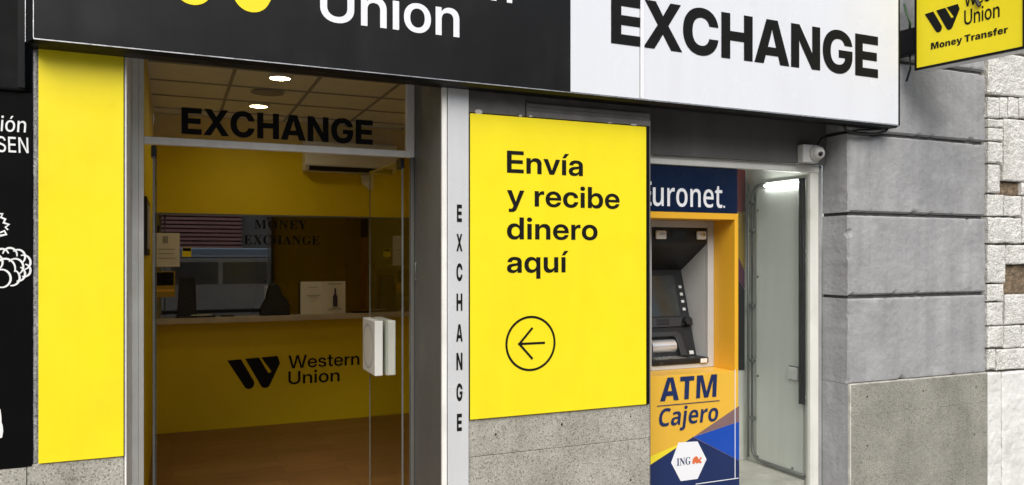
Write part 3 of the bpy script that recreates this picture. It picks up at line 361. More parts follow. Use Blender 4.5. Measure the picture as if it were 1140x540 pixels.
"ó":[603,[301,-11,264,-9,230,-3,198,8,168,24,141,43,117,66,97,92,79,122,66,155,56,191,50,229,48,270,50,311,56,350,66,386,79,419,97,449,117,475,141,498,168,518,198,533,230,544,264,551,301,553,338,551,373,544,405,533,435,518,462,498,486,475,506,449,524,419,538,386,548,350,553,311,555,270,553,229,548,191,538,155,524,122,506,92,486,66,462,43,435,24,405,8,373,-3,338,-9],[301,77,326,79,348,84,368,92,385,104,401,118,414,134,425,153,435,174,442,196,447,220,450,244,451,270,450,296,447,320,442,344,435,367,425,388,414,407,401,423,385,438,368,449,348,458,326,463,301,464,277,463,255,458,235,449,218,438,203,423,189,407,178,388,169,367,162,344,157,321,154,296,153,270,154,244,157,220,162,196,169,174,178,153,189,134,203,118,218,104,235,92,255,84,277,79],[259,617,327,762,435,762,339,617]],
"n":[599,[177,324,177,0,73,0,73,546,172,546,173,413,162,413,175,447,191,476,210,500,231,519,255,534,281,544,310,551,341,553,368,551,393,547,416,540,438,530,458,516,475,501,490,482,503,461,513,436,520,409,525,379,526,347,526,0,423,0,423,335,421,363,415,388,405,410,391,428,374,443,354,454,332,460,306,462,288,461,271,458,255,453,240,446,226,437,214,426,203,414,194,399,186,383,181,365,178,345]],
"S":[645,[324,-12,285,-11,248,-6,215,2,183,14,155,28,130,45,108,65,90,87,75,112,64,139,56,168,53,200,161,200,164,181,169,163,177,148,187,134,199,122,213,111,229,102,246,95,264,89,283,85,303,83,324,82,346,83,368,86,388,91,407,97,424,105,440,115,453,126,465,139,474,153,481,168,485,185,486,202,485,217,482,231,476,244,468,255,458,265,446,274,433,282,418,289,402,296,385,302,366,308,347,313,261,337,219,350,182,367,150,386,123,408,101,433,85,462,76,493,73,529,75,559,81,588,92,614,107,638,125,661,147,680,171,697,198,711,228,723,260,731,294,736,329,737,365,736,399,731,430,723,460,711,486,697,510,681,531,662,549,640,563,617,573,592,580,566,583,538,478,538,473,562,463,583,449,601,431,616,408,628,384,637,357,642,327,644,305,643,285,640,266,636,249,630,233,622,220,613,208,602,198,591,190,578,184,564,181,550,180,535,181,518,185,503,192,489,201,478,213,468,226,458,239,450,254,444,269,438,284,432,299,428,313,424,383,405,400,400,418,395,436,389,454,382,472,374,489,365,506,355,522,343,537,331,550,317,562,302,573,285,582,267,588,246,591,224,593,201,591,171,585,143,575,116,561,91,543,68,522,48,497,30,469,15,438,3,403,-5,365,-10]],
"E":[603,[82,0,82,728,537,728,537,634,190,634,190,414,513,414,513,321,190,321,190,93,540,93,540,0]],
"N":[756,[82,0,82,728,207,728,485,288,492,277,499,265,507,252,515,238,524,222,533,206,542,189,551,171,561,152,570,133,580,112,589,91,575,91,573,112,572,132,570,153,569,173,568,193,567,212,566,230,566,248,566,265,565,280,565,294,565,307,565,728,674,728,674,0,548,0,299,393,290,408,280,424,271,440,261,456,252,472,242,490,231,509,220,530,208,552,194,576,180,603,164,633,181,633,183,606,184,581,185,556,186,532,187,510,188,488,189,468,190,450,190,433,191,418,191,405,191,394,191,0]]},
"human":{"A":[708,[0,0,243,717,463,717,708,0,521,0,476,152,233,152,187,0],[271,294,438,294,397,432,394,441,391,452,388,466,384,481,380,497,375,514,371,531,367,548,363,565,359,579,356,593,354,604,351,592,348,579,345,564,341,548,338,532,334,516,330,500,326,484,322,469,318,456,315,443,312,432]],
"T":[584,[206,0,206,573,22,573,22,714,562,714,562,573,378,573,378,0]],
"M":[954,[81,0,81,714,312,714,476,191,480,191,642,714,873,714,873,0,715,0,715,339,715,357,715,375,715,393,716,411,716,430,717,448,718,466,719,483,720,499,720,513,721,526,722,537,718,537,554,0,393,0,228,538,224,538,225,527,226,514,227,500,228,484,229,467,230,449,231,431,232,412,233,393,233,373,234,355,234,336,234,0]]},
"human2":{"C":[642,[387,-10,333,-7,284,1,239,16,200,36,166,61,136,90,111,125,91,164,75,207,64,253,58,303,55,356,58,409,65,458,78,504,95,547,117,586,144,621,176,651,212,677,253,698,298,712,347,721,400,724,427,723,454,721,481,717,508,712,535,706,561,698,586,688,611,677,562,559,543,567,524,575,505,582,485,588,465,594,443,597,421,600,398,600,370,599,344,593,320,584,297,571,277,555,259,535,244,513,231,487,221,458,214,427,210,392,208,355,210,319,214,285,221,253,230,225,242,199,257,177,275,158,295,142,318,130,344,121,373,115,404,114,428,114,450,116,473,120,495,124,516,130,538,136,559,143,581,151,581,25,559,17,536,9,514,3,490,-2,467,-5,441,-8,415,-9]],
"a":[596,[209,-10,174,-7,142,0,114,13,88,32,67,55,52,85,43,120,40,160,44,200,56,235,75,265,103,289,137,308,180,322,230,332,288,336,379,339,379,358,378,381,374,400,367,416,357,428,344,437,329,443,312,447,293,448,275,447,256,445,237,441,217,436,198,430,178,423,159,415,140,407,98,507,120,517,143,527,168,535,195,542,223,548,253,552,283,554,315,555,363,552,405,543,441,528,471,507,494,480,511,447,521,408,525,364,525,0,422,0,394,74,390,74,378,60,367,48,355,36,342,26,330,18,316,10,302,4,286,-1,269,-5,251,-8,231,-9],[263,97,287,99,309,104,328,113,346,126,361,142,371,161,377,183,379,208,379,254,320,251,286,249,258,244,236,236,218,227,206,215,197,201,191,185,189,166,191,150,195,135,201,123,210,114,221,107,233,101,248,98]],
"j":[295,[39,-240,27,-240,15,-239,2,-238,-10,-236,-22,-235,-33,-233,-44,-230,-53,-228,-53,-113,-45,-115,-37,-117,-30,-118,-23,-120,-15,-121,-7,-122,1,-122,9,-122,22,-121,34,-118,45,-113,55,-106,64,-95,70,-80,73,-62,74,-39,74,546,220,546,220,-60,219,-85,216,-108,210,-130,202,-151,192,-170,179,-188,163,-203,145,-216,123,-226,98,-234,70,-238],[148,615,132,616,117,619,104,624,92,631,81,640,74,653,70,668,68,687,70,706,74,722,81,734,92,744,104,750,117,755,132,758,148,759,163,758,178,755,191,750,204,744,214,734,222,722,226,706,228,687,226,668,222,653,214,640,204,631,191,624,178,619,163,616]],
"e":[594,[324,-10,285,-8,248,-2,214,7,181,20,152,37,126,58,103,83,83,113,68,146,57,183,50,224,48,269,50,315,56,356,66,394,80,427,98,457,119,483,143,505,170,523,200,537,233,548,268,554,305,556,342,554,375,548,407,539,435,527,461,511,484,491,503,469,519,442,532,413,541,381,547,346,549,307,549,236,196,236,199,206,207,179,219,156,235,136,255,120,279,109,307,102,339,99,364,100,388,102,411,105,432,109,453,115,474,122,496,130,518,139,518,28,497,19,476,11,455,5,433,-1,410,-5,384,-8,355,-9],[199,335,411,335,409,359,404,381,396,400,385,418,371,432,353,443,332,449,308,451,286,449,266,444,249,434,233,421,220,405,210,385,203,361]],
"r":[445,[74,0,74,546,186,546,207,453,214,453,227,474,242,492,260,510,279,526,301,539,323,548,347,554,372,556,380,555,388,555,396,555,404,554,413,553,420,552,426,551,432,550,417,413,412,414,405,415,398,416,391,417,383,418,375,419,366,419,356,419,340,418,324,416,309,411,293,405,278,397,264,387,252,375,241,361,232,344,226,325,222,303,220,278,220,0]],
"o":[623,[310,-10,273,-8,238,-2,206,9,175,23,147,42,122,64,100,90,82,120,67,153,56,190,50,230,48,274,52,338,65,394,88,442,119,482,157,514,203,537,255,551,313,556,350,554,385,547,418,537,449,523,477,505,501,483,523,457,541,427,556,394,567,358,573,318,575,274,573,230,567,190,557,153,543,120,525,90,504,64,479,42,451,23,420,9,386,-2,350,-8],[312,102,331,103,349,107,364,113,378,122,389,133,399,147,408,163,414,181,420,202,423,224,425,248,426,274,425,300,423,324,419,346,414,366,407,384,399,399,389,413,377,424,364,432,348,438,330,442,311,443,283,440,259,432,239,419,224,399,212,375,204,346,198,312,197,274,197,248,200,224,203,202,208,181,215,163,224,147,234,133,246,122,260,113,275,107,293,103]]},
"human3":{"E":[554,[91,0,91,714,497,714,497,612,212,612,212,422,480,422,480,321,212,321,212,102,497,102,497,0]],
"u":[634,[269,-10,240,-9,213,-5,187,2,165,11,144,22,126,37,111,55,98,75,88,98,81,125,76,155,75,187,75,541,194,541,194,209,196,180,201,156,208,134,219,117,234,104,251,94,273,88,297,86,334,89,364,98,388,114,406,135,419,161,428,193,434,231,435,273,435,541,554,541,554,0,461,0,444,70,438,70,429,57,419,45,407,34,394,25,381,16,366,9,351,3,336,-2,320,-5,303,-8,286,-9]],
"r":[430,[79,0,79,541,172,541,188,446,194,446,207,467,223,486,240,504,260,520,281,534,304,543,329,549,354,551,362,551,370,551,379,550,387,549,395,549,403,548,410,546,416,545,403,434,397,436,390,437,383,438,376,439,368,440,360,441,352,441,343,441,325,440,308,437,291,431,274,423,258,413,243,401,231,387,219,370,210,351,203,330,200,307,198,282,198,0]],
"o":[615,[306,-10,270,-8,236,-2,204,8,175,23,147,41,123,63,102,89,84,119,70,152,59,188,53,228,51,272,55,335,68,390,90,438,120,478,158,510,202,533,252,547,309,551,345,549,379,543,411,533,441,518,468,500,492,478,513,453,531,424,546,391,556,355,562,315,564,272,562,228,556,188,546,152,532,119,515,89,494,63,470,41,443,23,413,8,380,-2,344,-8],[308,84,330,85,350,89,368,96,384,106,398,119,410,134,420,151,428,171,434,193,439,217,441,244,442,272,441,300,438,326,434,350,428,372,420,391,410,408,398,423,384,435,368,444,350,451,329,455,307,457,274,454,246,445,223,429,205,408,191,381,181,350,175,313,173,272,174,244,176,217,181,193,187,171,195,151,205,134,217,119,231,106,247,96,265,89,285,85]],
"n":[634,[79,0,79,541,172,541,189,468,195,468,204,481,215,493,226,504,239,514,252,523,266,530,281,537,296,542,313,546,329,549,346,551,364,551,408,548,446,539,479,525,507,504,529,477,545,443,555,401,558,352,558,0,440,0,440,331,438,360,433,385,425,406,414,424,400,437,382,447,361,452,335,454,299,451,269,442,245,427,228,406,215,379,206,347,200,310,198,267,198,0]],
"e":[580,[319,-10,281,-8,245,-2,211,7,180,21,151,38,126,59,104,84,85,113,70,146,60,182,53,223,51,267,53,311,59,351,69,388,82,422,99,451,119,477,143,500,169,518,198,532,229,543,263,549,299,551,334,549,366,544,396,535,424,522,448,505,470,486,488,463,504,437,516,409,525,377,530,343,532,306,532,243,173,243,176,207,184,175,197,148,215,125,237,107,264,94,294,86,329,83,354,84,377,86,400,89,421,93,441,98,462,105,483,113,504,122,504,27,484,18,463,10,442,4,421,-1,399,-5,375,-8,348,-9],[175,328,416,328,414,356,409,382,400,404,387,424,371,441,351,452,328,459,300,462,275,460,251,453,231,442,214,427,199,408,188,385,180,358]],
"t":[391,[256,-10,234,-9,213,-6,193,-1,174,5,156,14,141,26,127,41,115,58,105,79,98,103,94,132,92,164,92,451,19,451,19,503,98,546,138,660,211,660,211,541,361,541,361,451,211,451,211,169,213,149,217,132,223,118,232,106,243,97,256,91,270,87,286,86,297,86,308,87,318,88,329,90,339,92,349,94,358,97,366,99,366,10,356,6,344,2,332,-1,318,-4,304,-7,288,-9,273,-10]]},
"serif":{"M":[944,[21,0,21,26,44,28,64,32,79,39,92,47,100,59,107,74,111,94,112,118,112,569,112,584,110,598,108,610,105,619,101,627,95,634,87,639,78,644,68,647,55,650,39,652,22,653,22,678,275,678,472,212,669,678,919,678,919,653,897,650,878,645,864,639,852,630,844,619,839,604,835,585,834,563,834,127,834,107,836,90,838,76,841,64,845,54,851,46,858,39,866,34,876,31,888,29,902,27,918,26,918,0,589,0,589,26,606,28,621,30,633,33,644,37,653,42,660,48,666,56,670,66,673,77,675,90,677,106,677,124,677,594,429,0,402,0,157,579,157,119,158,93,162,72,169,55,178,44,190,36,207,30,228,27,252,26,252,0]],
"O":[782,[388,-16,352,-14,317,-9,283,-1,251,11,220,26,192,43,165,63,140,86,118,111,98,138,81,168,67,199,56,232,48,266,43,302,41,339,43,376,48,411,56,446,67,478,81,510,98,539,118,566,141,592,166,614,193,635,222,652,254,667,287,679,321,687,357,692,395,694,431,692,466,687,500,679,532,668,562,653,591,636,618,616,642,594,664,569,684,542,701,512,716,481,727,448,735,413,740,377,742,339,740,302,735,266,727,232,716,199,701,168,684,138,664,111,641,86,616,63,589,43,560,26,528,11,496,-1,461,-9,425,-14],[394,18,469,38,522,98,554,199,565,339,562,413,553,478,538,533,518,578,492,614,461,640,426,655,387,660,312,640,259,580,227,479,216,339,219,265,228,201,243,146,264,100,290,64,320,38,355,23]],
"N":[735,[600,-16,159,521,159,117,160,93,163,73,169,57,176,46,188,38,203,32,223,28,248,26,248,0,27,0,27,26,43,27,58,29,70,31,80,34,89,39,96,45,102,52,106,62,109,72,111,85,113,100,113,117,113,578,90,606,73,626,61,639,54,645,49,647,42,650,35,651,27,653,27,678,233,678,582,251,582,562,582,579,580,594,578,606,575,616,571,625,565,632,558,638,549,642,538,646,526,649,510,651,493,653,493,678,714,678,714,653,690,651,671,647,656,641,645,632,638,621,632,605,629,585,628,561,628,-16]],
"E":[658,[21,0,21,25,45,26,66,30,81,36,93,44,101,56,107,72,111,92,112,116,112,549,111,579,107,603,101,621,92,634,81,642,66,648,47,652,24,653,24,678,594,678,594,476,571,476,562,519,549,555,530,583,506,605,477,621,440,632,396,639,345,641,330,641,317,640,306,639,298,638,290,635,285,632,280,627,277,620,275,613,273,603,272,592,272,578,272,366,288,366,319,368,346,375,368,385,386,400,400,421,412,446,422,477,429,514,453,514,453,176,428,176,425,204,420,230,414,251,406,270,397,286,386,299,373,309,358,318,342,323,322,328,300,330,276,331,272,331,272,100,273,83,276,70,280,59,286,52,295,47,307,44,323,42,343,41,378,42,410,45,440,50,466,58,491,67,513,79,534,94,552,112,569,132,584,156,599,183,612,213,640,213,599,0]],
"Y":[634,[151,0,151,26,175,28,194,32,210,39,221,47,229,59,234,75,238,95,239,120,239,266,69,576,56,599,44,617,32,630,21,639,16,642,11,644,6,646,1,648,-4,649,-9,650,-15,651,-20,652,-20,678,308,678,308,652,291,652,278,651,267,650,257,647,248,644,241,639,236,633,233,627,232,620,233,612,235,604,239,594,244,583,370,336,496,545,506,563,513,580,518,594,519,607,514,627,500,641,477,649,444,652,439,652,439,678,654,678,654,652,641,650,630,646,619,640,609,632,599,623,590,611,580,598,570,583,399,303,399,120,400,95,404,75,409,59,417,47,428,39,444,32,464,28,488,26,488,0]],
"X":[701,[17,0,17,26,49,31,79,44,107,67,134,99,288,310,116,575,104,593,92,608,81,622,70,633,60,642,49,648,37,652,24,653,21,653,21,678,363,678,363,653,341,653,316,651,298,644,287,633,283,618,284,610,287,601,293,590,300,578,394,431,479,556,490,574,498,590,503,604,505,616,501,632,488,643,466,650,436,653,436,678,682,678,682,653,677,653,656,652,636,647,617,640,600,630,583,616,566,599,548,579,531,556,418,394,615,85,624,71,633,60,642,49,650,41,658,34,667,30,676,27,687,26,691,26,691,0,355,0,355,26,362,26,393,28,414,35,428,46,432,61,431,72,426,85,419,101,409,118,312,272,205,120,196,106,190,93,186,80,185,67,190,49,204,36,227,29,259,26,259,0]],
"C":[697,[382,-16,333,-13,288,-5,245,10,204,30,168,54,135,84,107,117,83,156,64,197,50,242,42,289,39,340,42,390,50,437,64,481,84,522,108,560,136,594,169,623,206,648,247,667,291,682,337,690,386,693,422,691,460,684,502,672,547,655,554,652,562,650,570,648,577,648,594,651,607,659,617,673,624,693,650,693,650,459,625,459,606,503,584,542,559,577,530,606,499,630,466,646,432,657,395,660,316,640,259,579,225,478,214,337,226,205,264,110,326,54,414,35,444,37,474,43,503,53,533,66,562,84,589,105,614,130,638,158,666,132,610,67,544,21,468,-7]],
"H":[779,[23,0,23,26,47,28,66,32,82,39,93,47,101,59,106,75,110,95,111,120,111,564,110,586,106,605,101,620,92,631,81,640,66,646,47,650,24,653,24,678,360,678,360,653,343,651,328,649,315,646,304,643,295,639,288,633,282,626,278,618,275,608,273,596,271,581,271,564,271,373,509,373,509,564,509,581,507,596,505,608,502,618,498,626,493,633,486,639,477,643,466,646,453,649,438,651,420,653,420,678,755,678,755,653,731,650,712,646,697,639,686,632,679,621,673,606,670,587,669,564,669,120,670,97,673,77,679,61,686,49,697,40,712,33,732,28,755,26,755,0,420,0,420,26,444,28,463,32,478,38,490,46,498,57,504,73,508,94,509,120,509,329,271,329,271,120,272,95,276,75,281,59,289,47,300,39,316,32,336,28,360,26,360,0]],
"A":[650,[-13,0,-13,27,1,28,14,32,25,37,35,45,44,56,54,70,64,89,73,111,307,694,334,693,572,129,583,104,594,82,603,65,612,51,621,40,632,33,645,28,660,27,660,0,341,0,341,27,376,30,402,37,417,50,422,68,421,77,418,88,413,103,406,121,376,197,154,197,117,105,116,101,114,97,113,93,112,88,112,83,111,78,111,75,111,72,116,52,129,38,152,30,184,27,190,27,190,0],[169,239,360,239,263,475]],
"G":[756,[399,-15,347,-12,298,-4,252,10,210,29,172,53,139,82,110,115,86,153,66,195,52,240,44,289,41,341,44,391,52,439,66,483,86,524,110,561,138,594,171,623,208,648,248,668,290,682,335,690,383,693,423,691,464,684,506,672,550,656,557,653,564,651,571,649,577,649,585,650,592,652,599,655,604,660,609,666,614,673,619,682,624,693,651,693,651,458,625,458,614,488,600,515,586,540,569,564,551,585,532,604,511,621,490,634,468,646,445,654,422,658,398,660,319,640,262,580,228,479,217,339,220,265,230,201,246,146,268,100,296,65,329,39,367,24,410,19,436,20,458,24,476,31,488,40,498,53,505,68,509,85,510,106,510,190,509,212,505,229,499,243,490,254,478,261,460,266,438,270,410,271,410,295,745,295,745,271,723,270,704,266,690,261,680,254,673,244,668,230,665,213,664,191,664,43,598,18,532,0,466,-11]],
"I":[388,[20,0,20,26,43,29,63,34,79,40,91,48,100,58,107,72,111,90,112,112,112,576,111,597,108,614,102,627,94,636,83,643,66,648,46,651,20,653,20,678,364,678,364,653,340,651,319,648,303,643,292,636,283,627,277,614,273,597,272,576,272,115,272,100,274,87,276,76,279,66,283,58,289,50,297,44,306,39,318,35,332,31,348,28,366,26,366,0]]}}''')
CAP = dict(bold=.727, word=.727, panel=.727, wide=.727, chalk=.727, human=.714, human2=.714, human3=.714, serif=.676)

def fill_loops(loops):
    vs, es = [], []
    for q in loops:
        k = len(vs); n = len(q); vs += [Vector(p) for p in q]; es += [(k + i, k + (i+1) % n) for i in range(n)]
    V, _, Fc = delaunay_2d_cdt(vs, es, [], 0, 1e-6)[:3]
    out = []
    for f in Fc:
        cx = sum(V[i].x for i in f) / len(f); cy = sum(V[i].y for i in f) / len(f); w = 0
        for q in loops:
            for a, b in zip(q, q[1:] + q[:1]):
                if (a[1] <= cy) != (b[1] <= cy):
                    x = a[0] + (cy - a[1]) / (b[1] - a[1]) * (b[0] - a[0])
                    if x > cx: w += 1 if b[1] > a[1] else -1
        if w: out.append(f)
    return V, out
_cache = {}
def glyph(st, ch):
    k = (st, ch)
    if k not in _cache:
        g = GLYPHS[st][ch]
        loops = [[(q[i], q[i+1]) for i in range(0, len(q), 2)] for q in g[1:]]
        V, Fc = fill_loops(loops)
        xs = [p[0] for q in loops for p in q]
        _cache[k] = (g[0], V, Fc, min(xs), max(xs))
    return _cache[k]

def text(mb, st, s, x0, x1, zb, cap, put, track=0.0, shear=0.0, space=260):
    """letters from x0 to x1 (ink), baseline zb, capital height cap; put(a, b) gives the 3-D point"""
    pen, items, lo, hi = 0.0, [], None, None
    for ch in s:
        if ch == ' ': pen += space; continue
        adv, V, Fc, mn, mx = glyph(st, ch)
        items.append((pen, V, Fc)); lo = pen + mn if lo is None else lo; hi = pen + mx
        pen += adv + track
    sz = cap / (CAP[st] * 1000)
    sx = (x1 - x0) / (hi - lo) if x1 is not None else sz
    for pen, V, Fc in items:
        vv = [mb.bm.verts.new(put(x0 + (p.x + pen - lo) * sx + p.y * sz * shear, zb + p.y * sz)) for p in V]
        for f in Fc: mb.bm.faces.new([vv[i] for i in f])
    for v in [v for v in mb.bm.verts if not v.link_faces]: mb.bm.verts.remove(v)

def shape(mb, loops, put):
    V, Fc = fill_loops(loops)
    vv = [mb.bm.verts.new(put(p.x, p.y)) for p in V]
    for f in Fc: mb.bm.faces.new([vv[i] for i in f])
    for v in [v for v in mb.bm.verts if not v.link_faces]: mb.bm.verts.remove(v)

def arc(cx, cy, r, a0, a1, n=14):
    return [(cx + r * math.cos(R(a0 + (a1 - a0) * i / n)), cy + r * math.sin(R(a0 + (a1 - a0) * i / n))) for i in range(n + 1)]

def double_stroke_logo(mb, x0, z0, w, put, h=None):
    """two slanted rounded strokes, unit width"""
    h = w if h is None else h
    a = [(0, .535), (.255, .545)] + arc(.405, .100, .100, 28, -150)
    b = [(.335, .552), (.598, .560)] + arc(.795, .315, .042, 210, 335, 8) + [(.635, .563), (.95, .575), (1.0, .44)] + arc(.715, .100, .100, -28, -150)
    for q in (a, b): shape(mb, [[(x0 + p[0] * w, z0 + p[1] * h) for p in q]], put)

def on(y): return lambda a, b: (a, y, b)

def rough_block(mb, x0, x1, z0, z1, y, back, amp, edge, step, seed=0.0, nsc=14.0, chip=0.0):
    nx = max(2, int(round((x1-x0) / step))); nz_ = max(2, int(round((z1-z0) / step)))
    G = []
    for j in range(nz_ + 1):
        row = []
        for i in range(nx + 1):
            x = x0 + (x1-x0) * i / nx; z = z0 + (z1-z0) * j / nz_
            d = min(x-x0, x1-x, z-z0, z1-z)
            n = noise.noise(Vector((x*nsc, seed, z*nsc))) * 0.6 + noise.noise(Vector((x*nsc*2.7, seed+5, z*nsc*2.7))) * 0.4
            yy = y + amp * n
            e = edge * (1 + 0.5 * noise.noise(Vector((x*9, seed+9, z*9)))) 
            if chip:
                c = noise.noise(Vector((x*13, seed+3, z*13)))
                if c > 0.25: e += chip * (c - 0.25)
            if d < e: yy += e - math.sqrt(max(0, e*e - (e-d)**2))
            jx = jz = 0
            if i in (0, nx): jx = amp * 0.5 * noise.noise(Vector((z*20, seed, 3)))
            if j in (0, nz_): jz = amp * 0.5 * noise.noise(Vector((x*20, seed, 7)))
            row.append(mb.bm.verts.new((x + jx, yy, z + jz)))
        G.append(row)
    for j in range(nz_):
        for i in range(nx): mb.bm.faces.new((G[j][i], G[j][i+1], G[j+1][i+1], G[j+1][i]))
    ring = [G[0][i] for i in range(nx+1)] + [G[j][nx] for j in range(1, nz_+1)] + [G[nz_][i] for i in range(nx-1, -1, -1)] + [G[j][0] for j in range(nz_-1, 0, -1)]
    bk = [mb.bm.verts.new((v.co.x, back, v.co.z)) for v in ring]
    n = len(ring)
    for i in range(n): mb.bm.faces.new((ring[(i+1) % n], ring[i], bk[i], bk[(i+1) % n]))

# ================================================================== GROUND
SL = -0.03
def slope_sheet(name, x0, x1, y0, y1, dz, m):
    mb = MB(); mb.poly([(x0,y0,SL*x0+dz),(x1,y0,SL*x1+dz),(x1,y1,SL*x1+dz),(x0,y1,SL*x0+dz)])
    return mb.build(name, m, kind='structure')
mb = MB(); mb.prism([(-30,-4.9,SL*-30-0.01),(30,-4.9,SL*30-0.01),(30,0.4,SL*30-0.01),(-30,0.4,SL*-30-0.01)], (0,0,-0.4))
mb.build('pavement', M_slab, kind='structure')
slope_sheet('road', -120, 120, -200, 3, -0.13, M_asphalt)

# ================================================================== SHOP FACADE WALL
fac = thing('shop_facade', 'grey plastered shopfront wall with speckled granite base around door and yellow boards', 'wall', (1.0, 0.1, 0))
mb = MB(); mb.box(-0.57, -0.197, 0, 0.45, -0.5, 0.757); mb.build('granite_plinth', M_granite, fac, bevel=0.004)
def granite_course(x0, x1, z0, z1, y=0.0, m=M_granite, name='granite_plinth', par=fac):
    B(x0, x1, y, y + 0.2, z0, z1).build(name, m, par, bevel=0.003)
granite_course(1.445, 2.583, 0.5845, 0.782)
granite_course(1.445, 2.583, 0.02, 0.5825)
granite_course(1.445, 2.583, -0.5, 0.018)
mb = MB(); rough_block(mb, -0.5485, -0.5285, 0.757, 2.62, 0.002, 0.4, 0.003, 0.006, 0.01, 3)
mb.build('stone_strip', M_strip, fac)
for x, z, r in ((1.60, .693, .006), (2.0, .713, .007), (2.45, .72, .005), (2.45, .35, .006)):
    mb = MB(); c = [(x + r*math.cos(k*.785), -0.0015, z + r*1.2*math.sin(k*.785)) for k in range(8)]
    mb.poly(c); mb.build('anchor_hole', M_hole, fac)
mb = MB(); mb.box(-0.57, 1.44, 0.16, 0.56, 2.75, 3.2)
mb.box(-0.525, -0.197, 0.02, 0.45, 0.7575, 3.2); mb.box(1.443, 2.60, 0.02, 0.24, -0.4, 3.2)
mb.box(-6, 7, 0.05, 0.4, 3.21, 8); mb.box(2.601, 4.158, 0.24, 0.45, 2.95, 3.2)
mb.build('masonry', M_lintel, fac)
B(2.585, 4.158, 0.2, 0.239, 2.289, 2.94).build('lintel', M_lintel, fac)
# moulding above the yellow board
mb = MB(); mb.box(1.445, 1.776, -0.004, 0.019, 2.418, 2.6); mb.build('plaster_band', M_mould, fac, bevel=0.004)
mb = MB()
mb.prism([(1.779, y, z) for y, z in ((0.019, 2.418), (-0.017, 2.418), (-0.017, 2.447), (-0.006, 2.452), (-0.006, 2.470), (-0.012, 2.474), (-0.012, 2.492), (0.004, 2.498), (0.004, 2.60), (0.019, 2.60))], (0.797, 0, 0))
mb.build('moulding', M_mould, fac)
for x, z, w, h in ((1.50, 2.424, .045, .028), (1.745, 2.421, .022, .012), (1.80, 2.42, .02, .01), (2.30, 2.418, .03, .006), (2.46, 2.418, .05, .008)):
    y0 = -0.006 if x < 1.777 else -0.0185
    n = 9; mb = MB()
    mb.poly([(x + w*.5*(1+.35*noise.noise(Vector((x*30, k, 0))))*math.cos(2*math.pi*k/n), y0, z + h*.5*(1+.5*noise.noise(Vector((x*30, k, 4))))*math.sin(2*math.pi*k/n)) for k in range(n)])
    mb.build('chipped_patch', M_chip, fac)

# ================================================================== YELLOW BOARDS
p = thing('advertising_panel', 'plain yellow wall panel left of the shop door', 'panel', (-0.36, 0, 0.757))
B(-0.527, -0.198, -0.008, 0.0, 0.760, 2.70).build('board', M_yellow2, p, bevel=0.002)
B(-0.1975, -0.1955, -0.006, 0.012, 0.760, 2.70).build('edge_trim', M_black, p)

p = thing('advertising_panel', 'yellow wall panel with black Spanish text and a circled arrow', 'panel', (2.0, 0, 0.784))
B(1.449, 2.549, -0.014, 0.0, 0.786, 2.412).build('board', M_yellow, p, bevel=0.002)
B(2.5495, 2.569, -0.016, 0.002, 0.786, 2.414).build('edge_strip', M_frameblk, p, bevel=0.002)
B(1.4435, 1.4485, -0.010, 0.002, 0.786, 2.414).build('edge_strip', M_black, p)
Yp = on(-0.0158)
for s_, xe, zb in (('Envía', 2.126, 2.106), ('y recibe', 2.366, 1.927), ('dinero', 2.221, 1.746), ('aquí', 2.034, 1.564)):
    mb = MB(); text(mb, 'panel', s_, 1.660, xe, zb, 0.119, Yp); mb.build('lettering', M_black, p)
mb = MB()
cx, cz, r = 1.802, 1.176, 0.1515
ring = arc(cx, cz, r, 0, 360, 56)[:-1]; inner = arc(cx, cz, r - 0.0125, 0, 360, 56)[:-1][::-1]
shape(mb, [ring, inner], Yp)
def bar(mb, a, b, w, put):
    d = Vector((b[0]-a[0], b[1]-a[1])).normalized() * w / 2; n = Vector((-d.y, d.x))
    mb.poly([put(a[0]-n.x-d.x, a[1]-n.y-d.y), put(b[0]-n.x+d.x, b[1]-n.y+d.y), put(b[0]+n.x+d.x, b[1]+n.y+d.y), put(a[0]+n.x-d.x, a[1]+n.y-d.y)])
bar(mb, (1.733, 1.176), (1.882, 1.176), 0.0125, Yp)
Yp2 = on(-0.0162)
bar(mb, (1.733, 1.176), (1.808, 1.257), 0.0125, Yp2); bar(mb, (1.733, 1.176), (1.808, 1.095), 0.0125, on(-0.0166))
mb.build('arrow_symbol', M_black, p)

# ================================================================== LIGHTBOX SIGN
TILT = 0.0051                                    # the box hangs slightly lower to the right
sg = thing('shop_sign', 'long black and white lightbox sign above the shop door', 'sign', (2.0, -0.06, 2.54))
def sz(x): return 2.5535 - TILT * x
def sbox(mb, x0, x1, y0, y1, b0, b1):
    pts = [(x0, y0, sz(x0)+b0), (x1, y0, sz(x1)+b0), (x1, y0, sz(x1)+b1), (x0, y0, sz(x0)+b1)]
    mb.prism(pts, (0, y1-y0, 0)); return mb
XL, XM, XR = -0.526, 1.986, 4.475
top = 0.86
sbox(MB(), XL, XM, -0.13, -0.10, 0.006, top).build('black_face', M_signblack, sg)
sbox(MB(), XM + 0.002, XR - 0.012, -0.13, -0.10, 0.006, top).build('white_face', M_signwhite, sg)
mb = MB(); sbox(mb, XL - 0.032, XR + 0.0, -0.098, 0.0, -0.012, top + 0.02)
mb.build('cabinet', M_frameblk, sg, bevel=0.004)
mb = MB()
